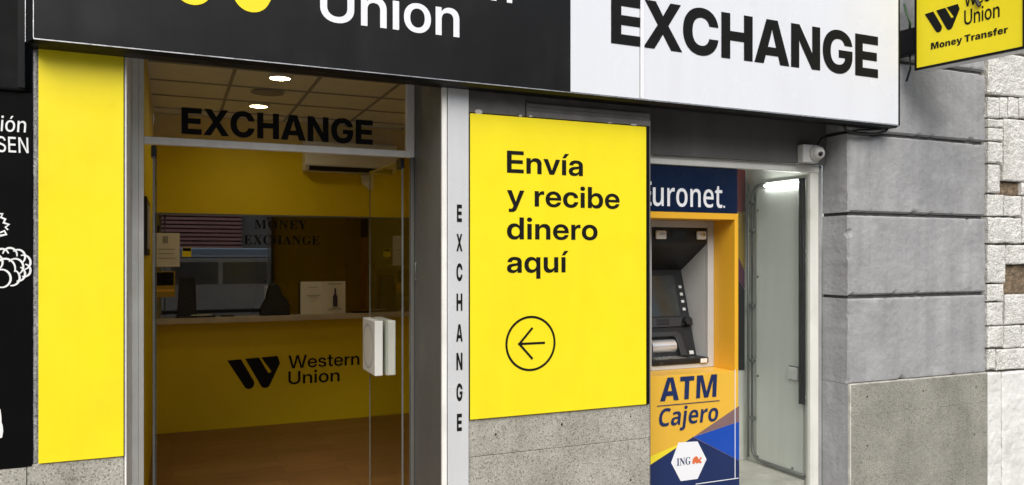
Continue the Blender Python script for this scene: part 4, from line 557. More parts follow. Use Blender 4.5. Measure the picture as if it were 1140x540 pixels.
# chamfered bottom and left lip of the frame
mb.prism([(XL-0.004, -0.128, sz(XL)+0.0), (XL-0.004, -0.128, sz(XL)+0.0055), (XL-0.004, -0.099, sz(XL)+0.0055), (XL-0.004, -0.099, sz(XL)-0.014)], (XR-XL+0.004, 0, -TILT*(XR-XL)))
mb.prism([(XL-0.003, -0.128, sz(XL)), (XL-0.003, -0.128, sz(XL)+top), (XL-0.034, -0.099, sz(XL)+top), (XL-0.034, -0.099, sz(XL)-0.01)], (0.0025, 0, 0))
sbox(mb, XR-0.011, XR+0.006, -0.128, -0.095, 0.0, top)
mb.build('frame', M_frameblk, sg)
mb = MB(); sbox(mb, XL-0.002, XR-0.010, -0.1325, -0.1285, -0.0015, 0.003)
sbox(mb, XL-0.0035, XL-0.0005, -0.1325, -0.1285, 0.0032, top); sbox(mb, XL-0.036, XL-0.0335, -0.105, -0.1, -0.01, top)
mb.build('edge_trim', M_trim, sg)
mb = MB(); sbox(mb, 2.431, 2.456, -0.1375, -0.1305, 0.0045, top); mb.build('seam_strip', M_white, sg, bevel=0.002)
mb = MB(); sbox(mb, 2.4265, 2.4305, -0.1312, -0.1301, 0.0045, top); mb.build('seam_shadow', M_greyink, sg)  # grey strip painted as the shadow line beside the raised seam
def signput(y): return lambda a, b: (a, y, b - TILT * a)
Sp = signput(-0.1323)
mb = MB()
text(mb, 'word', 'Union', 0.645, 1.346, 2.7775, 0.200, Sp)
mb.build('lettering', M_white, sg); mb = MB(); text(mb, 'word', 'Western', 0.645, 1.640, 2.992, 0.200, Sp)
mb.build('lettering', M_white, sg)
mb = MB(); double_stroke_logo(mb, -0.243, 2.7755, 0.81, Sp); mb.build('logo', M_yellow, sg)
mb = MB(); text(mb, 'bold', 'EXCHANGE', 2.240, 4.275, 2.852, 0.272, Sp, track=-14); mb.build('lettering', M_black, sg)
mb = MB()
q = [at(u, v, -0.05) for u, v in ((938, 137), (942, 145), (955, 149), (975, 149), (986, 146), (990, 141))]
mb.tube(q, 0.008, 8); mb.build('hanging_cable', M_cable, sg, smooth=True)

# ================================================================== NEIGHBOUR ON THE LEFT
p = thing('menu_board', 'black board with white chalk text and grape drawing at the left edge', 'board', (-1.0, 0, 0.7))
B(-2.6, -0.5515, -0.004, 0.2, 0.752, 2.352).build('board', M_blackboard, p)
mb = MB()
text(mb, 'chalk', 'ión', -0.666, -0.574, 2.182, 0.064, on(-0.0065), shear=0.06)
mb.build('lettering', M_chalk, p); mb = MB(); text(mb, 'chalk', 'SEN', -0.678, -0.563, 2.094, 0.066, on(-0.0065), shear=-0.03)
mb.build('lettering', M_chalk, p)
mb = MB()
def stroke(mb, pts, w, y):
    pts = [Vector(q) for q in pts]; L_, Rr = [], []
    for i, q in enumerate(pts):
        d = (pts[min(i+1, len(pts)-1)] - pts[max(i-1, 0)]).normalized(); n = Vector((-d.y, d.x))
        ww = w * (0.35 + 0.65 * math.sin(math.pi * (0.12 + 0.76 * i / (len(pts)-1))))
        L_.append(mb.bm.verts.new((q.x + n.x*ww, y, q.y + n.y*ww))); Rr.append(mb.bm.verts.new((q.x - n.x*ww, y, q.y - n.y*ww)))
    for i in range(len(pts)-1): mb.bm.faces.new((L_[i], L_[i+1], Rr[i+1], Rr[i]))
grapes = [(2, 285, 8, 20, 190), (11, 284, 8, -10, 170), (20, 286, 8, -50, 130), (26, 292, 8, -80, 110), (6, 299, 11, -20, 190), (17, 297, 9, -60, 140),
          (27, 301, 7, -110, 80), (20, 305, 8, -100, 70), (2, 310, 10, -110, 120), (13, 309, 9, -100, 60), (-6, 292, 9, -60, 120)]
for i, (u, v, r, a0, a1) in enumerate(grapes):
    pts = []
    for k in range(15):
        a = R(a0 + (a1-a0)*k/14); w = at(u + r*math.cos(a), v - r*math.sin(a), -0.006); pts.append((w.x, w.z))
    stroke(mb, pts, 0.0042, -0.0062 - 0.0002*i)
mb.build('grape_drawing', M_chalk, p); mb = MB()
for i, ln in enumerate([[(-3, 238), (3, 238), (1, 242), (6, 244), (4, 248), (10, 250), (6, 253), (9, 256)], [(0, 259), (5, 257), (7, 261), (2, 262), (-3, 263)]]):
    stroke(mb, [(at(u, v, -0.006).x, at(u, v, -0.006).z) for u, v in ln], 0.005, -0.0064)
mb.build('leaf_drawing', M_chalk, p)
mb = MB()
outl = [at(u, v, -0.0066) for u, v in ((-6, 452), (-2, 453), (0.5, 456), (1.5, 463), (1.8, 470), (3, 474), (3.6, 480), (2.4, 487), (-6, 490))]
mb.poly(outl); mb.build('bottle_drawing', M_chalk, p)
mb = MB(); mb.box(-2.6, -0.575, -0.02, 0.3, 2.356, 3.2); 
p = thing('neighbour_sign', 'dark grey fascia box over the black chalk board', 'sign', (-1.5, 0, 2.36))
mb.build('fascia_box', M_darkbox, p, bevel=0.01)
B(-0.6, -0.575, -0.025, -0.0205, 2.37, 3.2).build('edge_trim', M_frameblk, p)
nb = thing('neighbour_facade', 'stone base and dark frame under the chalk board at far left', 'wall', (-1.5, 0.1, 0))
B(-4, -0.572, -0.001, 0.4, -0.3, 0.749).build('granite_plinth', M_granite, nb, bevel=0.003)
B(-4, -2.605, 0.0, 0.4, 0.702, 3.205).build('masonry', M_lintel, nb)
mb = MB(); mb.box(-0.551, -0.549, 0.003, 0.3, 0.76, 2.6); mb.build('dark_gap', M_frameblk, nb)

# ================================================================== DOORWAY
dw = thing('door_frame', 'white aluminium frame around the open shop doorway', 'door frame', (0.58, 0.53, 0))
B(-0.195, -0.1875, 0.0, 0.53, -0.02, 2.745).build('jamb', M_alu, dw)
B(-0.187, -0.158, 0.50, 0.56, -0.02, 2.745).build('jamb', M_alu, dw, bevel=0.003)
B(-0.1575, -0.133, 0.515, 0.56, -0.02, 2.745).build('jamb', M_alu, dw, bevel=0.003)
B(-0.1325, 1.252, 0.515, 0.56, 2.231, 2.268).build('transom', M_alu, dw, bevel=0.003)
B(1.2525, 1.300, 0.515, 0.56, 2.231, 2.745).build('mullion', M_alu, dw, bevel=0.003)
B(1.279, 1.300, 0.52, 0.56, -0.02, 2.2305).build('mullion', M_reveal, dw, bevel=0.003)
mb = MB(); mb.poly([(-0.1325, 0.54, 2.268), (1.2525, 0.54, 2.268), (1.2525, 0.54, 2.745), (-0.1325, 0.54, 2.745)])
pane = mb.build('pane', G_shop, dw)
mb = MB(); text(mb, 'bold', 'EXCHANGE', 0.045, 1.058, 2.294, 0.139, on(0.5375), track=6); mb.build('lettering', M_black, dw)
B(1.3015, 1.3175, 0.012, 0.56, -0.02, 2.745).build('reveal_panel', M_reveal, dw, bevel=0.002)
mb = MB(); mb.tube([(1.296, .47, 1.52), (1.29, .47, 1.515), (1.29, .47, 1.62), (1.296, .47, 1.615)], 0.006, 8); mb.build('latch', M_steel, dw, smooth=True)
B(1.294, 1.3205, -0.012, 0.010, -0.3, 2.745).build('column_strip', M_alu, dw, bevel=0.003)
B(1.325, 1.4415, -0.016, 0.02, -0.3, 2.745).build('column_panel', M_alucol, dw, bevel=0.005)
mb = MB()
for ch, v in zip('EXCHANGE', (237.6, 270.2, 303.0, 336.2, 370.4, 402.0, 436.2, 469.6)):
    z = 1.65 + (286 - v) * 0.004745
    w = {'E': .028, 'X': .034, 'C': .034, 'H': .033, 'A': .036, 'N': .034, 'G': .034}[ch]
    text(mb, 'bold', ch, 1.387 - w/2, 1.387 + w/2, z - 0.0455, 0.091, on(-0.0178))
mb.build('lettering', M_black, dw)

def leaf(label, hx, free_x, y0, y1, handle):
    d = thing('glass_door', label, 'door', (hx, y0, 0))
    dx = free_x - hx
    th = 0.010
    mb = MB(); mb.poly([(hx, y0, 0.012), (free_x, y1, 0.012), (free_x, y1, 2.205), (hx, y0, 2.205)]); mb.build('pane', G_door, d)
    mb = MB(); mb.box(hx-th/2, hx+th/2, y0-0.004, y0-0.001, 0.012, 2.205); mb.build('edge_strip', M_conduit, d)
    mb = MB(); mb.box(free_x-.003, free_x+.003, y1+0.001, y1+0.004, 0.012, 2.205); mb.build('edge_strip', M_dooredge, d)
    mb = MB(); mb.box(hx-0.013, hx+0.013, y0-0.006, y0+0.09, 2.170, 2.229); mb.build('pivot_fitting', M_blkplastic, d, bevel=0.003)
    mb = MB(); mb.prism([(hx-.006, y0+.12, 2.206), (hx+.006, y0+.12, 2.206), (free_x+.006, y1, 2.206), (free_x-.006, y1, 2.206)], (0, 0, .012)); mb.build('top_rail', M_steel, d)
    if handle:
        def xg(y): return hx + dx * (y - y0) / (y1 - y0)
        for s, w in ((-1, 0.052), (1, 0.062)):
            mb = MB(); g = xg(1.08) + s * 0.009
            mb.prism([(g, .905, .905), (g, 1.245, .905), (g, 1.245, 1.250), (g, .905, 1.250)], (s * w, 0, 0))
            h = mb.build('handle', M_handle, d, bevel=0.006)
            mb = MB(); xx = g + s * (w + 0.0015)
            outer = [(1.085 + .145*math.cos(k*math.pi/16), 1.0775 + .145*math.sin(k*math.pi/16)) for k in range(32)]
            inn = [(1.085 + .130*math.cos(k*math.pi/16), 1.0775 + .130*math.sin(k*math.pi/16)) for k in range(32)][::-1]
            shape(mb, [outer, inn], lambda a, b: (xx, a, b))
            mb.build('grip_ring', M_silver, h)
    return d
leaf('right clear glass door leaf swung inward with square white handle', 1.240, 1.212, 0.565, 1.262, True)
leaf('left clear glass door leaf swung inward, seen edge on', -0.087, -0.088, 0.565, 1.225, False)

# ================================================================== SHOP INTERIOR (setting)
mb = MB(); mb.box(-0.195, 2.62, 0.30, 4.09, -0.06, 0.0); mb.build('floor', M_wood, kind='structure')
mb = MB(); mb.box(-1.5, 3.2, 4.0905, 6.6, -0.06, 0.0); mb.build('floor_office', M_office, kind='structure')
mb = MB(); mb.box(-0.3, 2.72, 0.565, 4.17, 2.99, 3.08); mb.build('ceiling', M_ceil, kind='structure')
mb = MB()
for i in range(6): mb.box(0.40 + 0.6*i - 0.6, 0.424 + 0.6*i - 0.6, 0.57, 4.068, 2.983, 2.9895)
for j in range(6): mb.box(-0.15, 2.6, 0.75 + 0.6*j, 0.774 + 0.6*j, 2.9815, 2.9885)
mb.build('ceiling_grid', M_grid, kind='structure')
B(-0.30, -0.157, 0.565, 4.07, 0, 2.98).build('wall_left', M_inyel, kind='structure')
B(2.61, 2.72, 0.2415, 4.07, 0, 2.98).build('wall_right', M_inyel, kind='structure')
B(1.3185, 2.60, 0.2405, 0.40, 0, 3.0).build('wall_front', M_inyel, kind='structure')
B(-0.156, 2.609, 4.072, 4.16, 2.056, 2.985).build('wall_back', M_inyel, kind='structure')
mb = MB(); mb.box(-1.5, 3.2, 6.5, 6.6, 0, 3.0); mb.box(-1.6, -1.5, 4.17, 6.6, 0, 3.0); mb.box(3.2, 3.3, 4.17, 6.6, 0, 3.0); mb.box(-1.5, -0.31, 4.08, 4.165, 0, 3.0); mb.box(2.73, 3.2, 4.08, 4.165, 0, 3.0)
mb.box(-1.5, 3.2, 4.18, 6.495, 2.75, 2.9)
mb.build('wall_office', M_officewall, kind='structure')

# counter and teller window
ct = thing('service_counter', 'yellow service counter with black company logo at the back of the shop', 'counter', (1.2, 4.1, 0))
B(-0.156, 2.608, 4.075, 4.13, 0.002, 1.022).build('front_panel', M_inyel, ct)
B(-0.156, 2.608, 3.985, 4.60, 1.024, 1.078).build('counter_top', M_counter, ct, bevel=0.004)
Cp = on(4.0725)
mb = MB(); double_stroke_logo(mb, 0.486, 0.368, 0.490, Cp, 0.535); mb.build('logo', M_black, ct)
mb = MB(); text(mb, 'word', 'Western', 1.055, 1.762, 0.545, 0.128, Cp); mb.build('lettering', M_black, ct); mb = MB(); text(mb, 'word', 'Union', 1.055, 1.560, 0.388, 0.128, Cp); mb.build('lettering', M_black, ct)
tw = thing('teller_window', 'dark reflective teller glass above the counter with serif lettering', 'window', (1.2, 4.08, 1.08))
mb = MB(); mb.poly([(-0.156, 4.08, 1.079), (2.60, 4.08, 1.079), (2.60, 4.08, 2.054), (-0.156, 4.08, 2.054)]); mb.build('pane', G_teller, tw)
mb = MB()
text(mb, 'serif', 'MONEY', 0.735, 1.235, 1.925, 0.088, on(4.076), track=60); mb.build('lettering', M_black, tw); mb = MB(); text(mb, 'serif', 'EXCHANGE', 0.640, 1.360, 1.772, 0.088, on(4.076), track=50)
mb.build('lettering', M_black, tw)
B(-0.156, 2.60, 4.066, 4.0715, 2.045, 2.062).build('top_channel', M_conduit, tw)
B(1.640, 1.785, 4.10, 4.16, 1.08, 2.05).build('post', M_darkpost, tw)

# items at the teller window
def sheet(name, label, cat, u0, v0, u1, v1, y, m, parts=()):
    t = thing(name, label, cat, tuple(at((u0+u1)/2, v1, y)))
    a, b = at(u0, v1, y), at(u1, v1, y); c = at(u1, v0, y)
    B(a.x, b.x, y, y + 0.002, a.z, c.z).build('sheet', m, t)
    for nm, pu0, pv0, pu1, pv1, mm in parts:
        d = at(pu0, pv1, y); e = at(pu1, pv0, y)
        B(d.x, e.x, y - 0.0015, y - 0.0003, d.z, e.z).build(nm, mm, t)
    return t
sheet('paper_notice', 'pale paper notice taped to the teller glass upper left', 'notice', 172, 259.5, 200, 297, 4.064, M_paper,
      [('print_block', 181, 263, 187, 271, M_greyink), ('print_line', 176, 277, 195, 278, M_greyink), ('print_line', 176, 282, 193, 283, M_greyink), ('print_line', 176, 287, 195, 288, M_greyink)])
sheet('sticker', 'small yellow and black sticker on the teller glass', 'sticker', 203, 275.5, 213, 286, 4.064, M_yellow, [('dark_band', 203.5, 276, 212.5, 279.5, M_black)])
sheet('payment_notice', 'yellow notice with black square below the paper notice', 'notice', 173, 302, 195, 331, 4.064, M_mustard,
      [('dark_square', 174.5, 303, 193.5, 318, M_black), ('print_line', 178, 309, 190, 310, M_paper), ('print_line', 178, 313, 187, 314, M_paper), ('pale_band', 174, 322, 194, 325, M_amber)])
cd = thing('counter_card', 'white folded card with a wine bottle picture standing on the counter', 'card', tuple(at(359, 346, 4.0)))
a, b, c, d = (at(334.5, 346, 4.02), at(359, 345.4, 3.99), at(384.5, 344, 4.02), at(384.5, 310, 4.02))
a.z = b.z = c.z = 1.080; zt = 1.405
MB().prism([a, b, (b.x, b.y, zt), (a.x, a.y, zt)], (0, 0.003, 0)).build('left_leaf', M_paper, cd)
MB().prism([(b.x+.001, b.y, b.z), c, (c.x, c.y, zt), (b.x+.001, b.y, zt)], (0, 0.003, 0)).build('right_leaf', M_paper, cd)
mb = MB(); bx = 1.50; by = 3.994
bot = [(-.022, 1.15), (.022, 1.15), (.022, 1.25), (.008, 1.285), (.008, 1.335), (-.008, 1.335), (-.008, 1.285), (-.022, 1.25)]
mb.poly([(bx + x, by, z) for x, z in bot]); mb.build('bottle_picture', M_wine, cd)
mb = MB()
for x0, x1, z in ((1.43, 1.57, 1.375), (1.44, 1.56, 1.13), (1.43, 1.57, 1.117)): B(x0, x1, 3.9935, 3.9945, z, z + .007).build('print_line', M_greyink, cd)
for x0, x1, z in ((1.24, 1.33, 1.345), (1.22, 1.35, 1.265), (1.25, 1.32, 1.25)): B(x0, x1, 3.985, 3.986, z, z + .006).build('print_line', M_greyink, cd)
# things on and behind the counter
t = thing('pen_tray', 'dark pen tray lying on the counter at left', 'tray', tuple(at(222, 354, 4.0)))
a = at(206, 354, 4.02); b = at(240, 354, 4.02)
mb = MB(); mb.box(a.x, b.x, 4.005, 4.06, 1.0795, 1.094); mb.build('tray', M_blkplastic, t, bevel=0.004)
mb = MB(); mb.tube([(a.x + .05, 4.02, 1.10), (b.x - .03, 4.04, 1.102)], 0.005, 8); mb.build('pen', M_plastic, t)
t = thing('pen', 'black pen lying on the counter beside the tray', 'pen', tuple(at(250, 352, 4.0)))
a = at(246, 352, 4.03); b = at(262, 352, 4.03)
mb = MB(); mb.tube([(a.x, 4.03, 1.085), (b.x - .02, 4.02, 1.085)], 0.0055, 8); mb.tube([(b.x - .02, 4.02, 1.085), (b.x, 4.019, 1.085)], [0.005, 0.001], 8); mb.build('barrel', M_blkplastic, t)
t = thing('coin_dish', 'flat dark tray on the counter right of the card', 'tray', (1.72, 4.03, 1.079))
mb = MB(); mb.box(1.68, 1.86, 4.0, 4.06, 1.0795, 1.09); mb.build('dish', M_blkplastic, t, bevel=0.004)
t = thing('upright_placeholder', 'black upright stand on the counter beside the yellow notice', 'placeholder', (0.13, 4.02, 1.08))  # stands in for a dark shape that could not be made out
a = at(197, 352, 4.02); b = at(219, 352, 4.02)
mb = MB(); mb.prism([(a.x, 4.03, 1.10), (b.x, 4.03, 1.10), (b.x - .01, 4.055, 1.46), (a.x + .02, 4.055, 1.46)], (0, .01, 0)); mb.build('panel', M_blkplastic, t, bevel=0.004)
B(a.x - .01, b.x + .01, 4.0, 4.062, 1.0785, 1.099).build('foot', M_blkplastic, t, bevel=0.004)
t = thing('silhouette', 'black rounded bag standing in for an unclear shape left of the white card', 'silhouette', (0.98, 4.02, 1.08))  # block in place of an unidentified dark outline at the teller glass
a = at(289, 346, 4.02); b = at(323, 346, 4.02); w_ = b.x - a.x
mb = MB(); mb.prism([(a.x + w_*p_, 4.005, 1.0785 + q_) for p_, q_ in ((0, 0), (1, 0), (.98, .10), (.86, .17), (.74, .20), (.66, .275), (.52, .315), (.36, .30), (.27, .235), (.22, .16), (.08, .09))], (0, .052, 0)); mb.build('body', M_cable, t, bevel=0.012)
t = thing('office_chair', 'black office chair behind the teller glass', 'chair', (1.02, 5.1, 0))
mb = MB(); mb.prism([(0.82, 5.12, 0.72), (1.22, 5.12, 0.72), (1.25, 5.14, 1.05), (1.15, 5.17, 1.36), (1.02, 5.18, 1.43), (0.89, 5.17, 1.36), (0.79, 5.14, 1.05)], (0, 0.07, 0)); mb.build('backrest', M_blkplastic, t, bevel=0.02)
B(0.77, 1.27, 4.70, 5.15, 0.46, 0.55).build('seat', M_blkplastic, t, bevel=0.03)
mb = MB(); mb.tube([(1.02, 4.95, 0.10), (1.02, 4.95, 0.46)], 0.03, 10); mb.tube([(1.02, 5.10, 0.50), (1.02, 5.17, 0.85)], 0.02, 8)
mb.build('column', M_steel, t)
mb = MB()
for k in range(5):
    a = k * 2 * math.pi / 5; mb.tube([(1.02, 4.95, 0.10), (1.02 + .28*math.cos(a), 4.95 + .28*math.sin(a), 0.05)], [0.025, 0.018], 8); mb.ball((1.02 + .28*math.cos(a), 4.95 + .28*math.sin(a), 0.031), 0.03, 8, 6)
mb.build('castor_base', M_blkplastic, t)
t = thing('filing_cabinet', 'greenish shelf cabinet behind the teller glass at right', 'cabinet', (2.2, 5.6, 0))
a = at(417, 300, 5.5); b = at(447, 300, 5.5)
B(a.x, b.x + .25, 5.5, 6.0, 0.0, 1.55).build('carcass', M_cabinwall, t, bevel=0.004)
for k in range(4): B(a.x + .02, b.x + .23, 5.488, 5.499, 0.05 + .37*k, 0.39 + .37*k).build('drawer', M_office if k == 3 else M_cabinwall, t, bevel=0.003)

# things on the walls and ceiling
ac = thing('air_conditioner', 'white split air conditioner high on the back wall', 'air conditioner', (1.66, 4.0, 2.5))
a = at(340, 190, 3.86); b = at(442, 189, 3.86)
x0, x1, zb = a.x, b.x, a.z + 0.012
mb = MB(); prof = [(4.071, zb), (3.93, zb), (3.865, zb+.05), (3.855, zb+.12), (3.865, zb+.27), (3.90, zb+.29), (4.071, zb+.29)]
mb.prism([(x0, y, z) for y, z in prof], (x1-x0, 0, 0)); mb.build('housing', M_plastic, ac, bevel=0.006)
mb = MB(); mb.prism([(x0+.04, y, z) for y, z in ((3.918, zb+.004), (3.872, zb+.040), (3.866, zb+.036), (3.912, zb-.002))], (x1-x0-.08, 0, 0)); mb.build('air_outlet', M_blkplastic, ac)
mb = MB(); mb.box(x0+.05, x1-.05, 3.93, 4.0, zb-.006, zb-.001); mb.build('flap', M_cabinwall, ac)
t = thing('wall_sensor', 'small white tapered sensor on the back wall right of the air conditioner', 'sensor', (1.88, 4.06, 2.34))
a = at(402.5, 195, 4.02); b = at(417, 195, 4.02)
mb = MB(); mb.prism([(a.x, 4.071, 2.490), (b.x, 4.071, 2.495), (b.x - .004, 4.071, 2.36), (b.x - .03, 4.071, 2.325), (a.x + .012, 4.071, 2.40)], (0, -0.05, 0)); mb.build('housing', M_plastic, t, bevel=0.008)
def ceil_pt(u, v, z):
    dx = (u - W_PX/2) / F_PX; t = (z - EYE.z) / ((HORIZON - v) / F_PX)
    return Vector((t*(math.sin(YAW) + dx*math.cos(YAW)), EYE.y + t*(math.cos(YAW) - dx*math.sin(YAW)), z))
for k, (u, v, lab) in enumerate(((311.5, 84.6, 'round lit downlight in the shop ceiling nearer the door'), (288, 116.2, 'round lit downlight in the shop ceiling farther from the door'))):
    c = ceil_pt(u, v, 2.985)
    t = thing('ceiling_downlight', lab, 'ceiling light', tuple(c), group='lit downlights in the shop ceiling')
    mb = MB(); mb.poly([(c.x + .072*math.cos(i*math.pi/14), c.y + .072*math.sin(i*math.pi/14), 2.972) for i in range(28)]); mb.build('lamp', M_lamp, t)
    for q in range(5):
        dy = (q - 2) * .026; hw = math.sqrt(.072**2 - dy**2)
        mb = MB(); mb.box(c.x - hw, c.x + hw, c.y + dy - .004, c.y + dy + .004, 2.9665, 2.9705); mb.build('louvre_bar', M_grid, t)
    mb = MB(); n = 28
    rings = [[mb.bm.verts.new((c.x + r_*math.cos(2*math.pi*q/n), c.y + r_*math.sin(2*math.pi*q/n), z_)) for q in range(n)] for r_, z_ in ((.078, 2.989), (.074, 2.966), (.092, 2.966), (.096, 2.989))]
    for ra, rb in zip(rings, rings[1:]):
        for q in range(n): mb.bm.faces.new((ra[q], ra[(q+1) % n], rb[(q+1) % n], rb[q]))
    mb.build('rim', M_plastic, t)
c = ceil_pt(298, 102.3, 2.985)
t = thing('ceiling_vent', 'grey round vent between the two ceiling downlights', 'vent', tuple(c))
mb = MB(); mb.poly([(c.x + .13*math.cos(i*math.pi/14), c.y + .13*math.sin(i*math.pi/14), 2.9755) for i in range(28)]); mb.build('grille', M_grid, t)
t = thing('wall_notice_board', 'dark framed notice on the left inner wall seen edge on', 'notice board', (-0.15, 1.6, 1.6))
B(-0.1565, -0.140, 1.35, 2.05, 1.66, 2.02).build('frame', M_darkpost, t, bevel=0.004)
B(-0.1395, -0.137, 1.39, 2.01, 1.70, 1.98).build('sheet', M_officewall, t)

# ================================================================== WINDOW BAY AND CASH MACHINE
wn = thing('shop_window', 'cream framed glass pane right of the cash machine', 'window', (3.4, 0.245, 0))
B(2.586, 4.131, 0.235, 0.285, 2.234, 2.288).build('frame', M_alufr, wn, bevel=0.006)
B(4.052, 4.110, 0.235, 0.285, -0.3, 2.2335).build('frame', M_alufr, wn, bevel=0.006)
B(4.1105, 4.131, 0.240, 0.285, -0.3, 2.2335).build('frame', M_alufr, wn, bevel=0.004)
B(4.1315, 4.1585, 0.2395, 0.46, -0.4, 2.2885).build('masonry', M_plaster, fac)
mb = MB(); mb.poly([(3.4425, 0.262, 0.0), (4.0515, 0.262, 0.0), (4.0515, 0.262, 2.2335), (3.4425, 0.262, 2.2335)]); mb.build('pane', G_cabin, wn)
# the little bay behind the glass
B(2.60, 4.16, 0.30, 1.02, 0.0, 0.085).build('floor_bay', M_tile, kind='structure')
B(2.725, 4.15, 0.93, 1.0, 0.086, 2.6).build('wall_bay_back', M_cabinwall, kind='structure')
B(4.085, 4.155, 0.30, 0.929, 0.086, 2.6).build('wall_bay_side', M_cabinwall, kind='structure')
B(2.725, 4.15, 0.30, 1.02, 2.61, 2.7).build('ceiling_bay', M_cabin, kind='structure')
t = thing('access_door', 'pale green access panel edged by a rounded steel tube behind the window', 'door', (4.07, 0.6, 0.09))
B(4.066, 4.0845, 0.33, 0.80, 0.105, 2.155).build('panel', M_cabin, t, bevel=0.004)
mb = MB(); rr = 0.09
pth = [(4.06, .30, .115), (4.06, .75, .115)]
pth += [(4.06, .75 + rr*math.sin(R(a)), .115 + rr - rr*math.cos(R(a))) for a in range(15, 91, 15)]
pth += [(4.06, .84, 2.10)] + [(4.06, .84 - rr + rr*math.cos(R(a)), 2.10 + rr*math.sin(R(a))) for a in range(15, 91, 15)] + [(4.06, .70, 2.19)]
mb.tube(pth, 0.012, 10); mb.build('tube_surround', M_conduit, t, smooth=True)
mb = MB(); mb.tube([(4.045, .865, .12), (4.045, .865, 2.2)], 0.009, 8); mb.build('conduit', M_conduit, t, smooth=True)
for z in (.42, .86, 1.28, 1.85, 2.07):
    mb = MB(); mb.box(4.043, 4.072, .815, .87, z - .012, z + .012); mb.build('clip', M_conduit, t, bevel=0.003)
for y, z in ((.78, .14), (.42, .14), (.78, 2.0), (.78, 1.5), (.78, .75)):
    mb = MB(); mb.ball((4.064, y, z), .009, 10, 6); mb.build('screw', M_conduit, t)
t = thing('bay_fill_tube', 'glowing tube added to brighten the bay, along the top of the pale access panel', 'lamp', (4.05, .5, 2.2))  # added light source for the dim bay; no lamp is known there
mb = MB(); mb.tube([(4.052, .315, 2.178), (4.052, .69, 2.178)], .0075, 12); mb.build('tube', M_bayfill, t, smooth=True)
B(4.064, 4.0845, .31, .695, 2.160, 2.205).build('holder', M_plastic, t, bevel=.003)
t = thing('power_socket', 'white wall socket low on the pale access panel', 'socket', (4.06, 0.39, 0.8))
B(4.0615, 4.0655, .348, .452, .768, .872).build('dark_outline', M_conduit, t)  # dark sheet painted as the shadow gap outlining the plate
B(4.044, 4.0612, .355, .445, .775, .865).build('plate', M_white, t, bevel=0.006)
mb = MB(); mb.tube([(4.0435, .40, .82), (4.042, .40, .82)], .024, 16); mb.build('inset', M_cabinwall, t)
t = thing('cable_track', 'pair of dark vertical tubes inside the window frame', 'cable', (4.04, 0.31, 0.6))
for y in (.289, .318):
    a = MB(); a.tube([(4.040, y, .62), (4.040, y, 2.20)], .0125, 8); a.build('tube', M_frameblk, t, smooth=True)
for z in (.66, 1.62, 1.68):
    B(4.045, 4.062, .280, .33, z, z + .02).build('clip', M_plastic, t, bevel=0.002)
t = thing('poster', 'narrow red and mustard poster glimpsed behind the cash machine', 'poster', tuple(at(826, 400, .9)))
def flat(mb, pts, y): mb.poly([at(u, v, y) for u, v in pts])
for nm, pts, m, y in (('red_field', [(815, 180), (830, 180), (830, 236), (815, 236)], M_red, .925), ('mustard_field', [(815, 236.5), (829.5, 236.5), (829.5, 300), (815, 300)], M_mustard, .925),
                   ('purple_flash', [(815, 270), (829, 302), (829, 322), (815, 300.5)], M_purple, .921), ('dark_field', [(815, 301), (829, 323), (829, 412), (815, 412)], M_black, .923)):
    mb = MB(); flat(mb, pts, y); mb.build(nm, m, t)

am = thing('cash_machine', 'yellow and blue built-in cash machine with grey fascia', 'cash machine', (3.1, 0.3, 0.1))
# surround: lower box, right cheek, top rail, left cheek
XA, XB = 2.600, 3.441
B(XA, XB, 0.25, 0.85, 0.10, 0.896).build('lower_panel', M_amber, am, bevel=0.002)
mb = MB(); mb.box(3.411, XB, 0.25, 0.80, 0.8965, 1.9355); mb.box(XA, 3.4105, 0.25, 0.80, 1.895, 1.9355); mb.box(XA, 2.70, 0.25, 0.80, 0.8965, 1.8945)
mb.build('surround', M_amber2, am, bevel=0.002)
B(3.4415, 3.4435, .272, .85, .10, 1.935).build('bounce_panel', M_cabinwall, am)  # unseen pale sheet added to bounce neutral light into the bay
hd = B(XA, 3.436, 0.252, 0.80, 1.937, 2.2325).build('header', M_navy, am, bevel=0.003)
mb = MB(); text(mb, 'human3', 'E', 2.674, 2.760, 1.972, 0.152, on(0.2503)); text(mb, 'human3', 'uronet', 2.771, 3.310, 1.972, 0.152, on(0.2503))
mb.poly([(3.325 + .008*math.cos(k*.785), .2503, 1.979 + .008*math.sin(k*.785)) for k in range(8)])
mb.build('lettering', M_white, am)
# fascia frame
mb = MB()
mb.box(2.702, 2.905, .465, .50, .8985, 1.893); mb.box(3.359, 3.410, .465, .50, .8985, 1.893); mb.box(2.9055, 3.3585, .465, .50, 1.848, 1.893)
mb.build('fascia', M_silver, am, bevel=0.002)
mb = MB(); mb.box(2.9055, 3.3585, .462, .50, .8975, .928); mb.build('fascia_sill', M_silver, am, bevel=0.002)
mb = MB(); mb.prism([(3.3585, .501, .909), (3.3585, .501, 1.893), (3.336, .80, 1.893), (3.336, .80, .909)], (.04, 0, 0)); mb.prism([(2.9055, .501, .909), (2.9055, .501, 1.893), (2.925, .80, 1.893), (2.925, .80, .909)], (-.04, 0, 0))
mb.build('side_shroud', M_silver, am)
cv = MB(); cv.prism([(2.906, y, z) for y, z in ((.472, 1.8475), (.472, 1.742), (.75, 1.552), (.80, 1.58), (.80, 1.8475))], (.452, 0, 0)); cv.build('canopy', M_atmblk, am, bevel=0.003)
mb = MB(); mb.box(3.07, 3.18, .4685, .4715, 1.775, 1.825); mb.build('camera_window', M_screen, am)
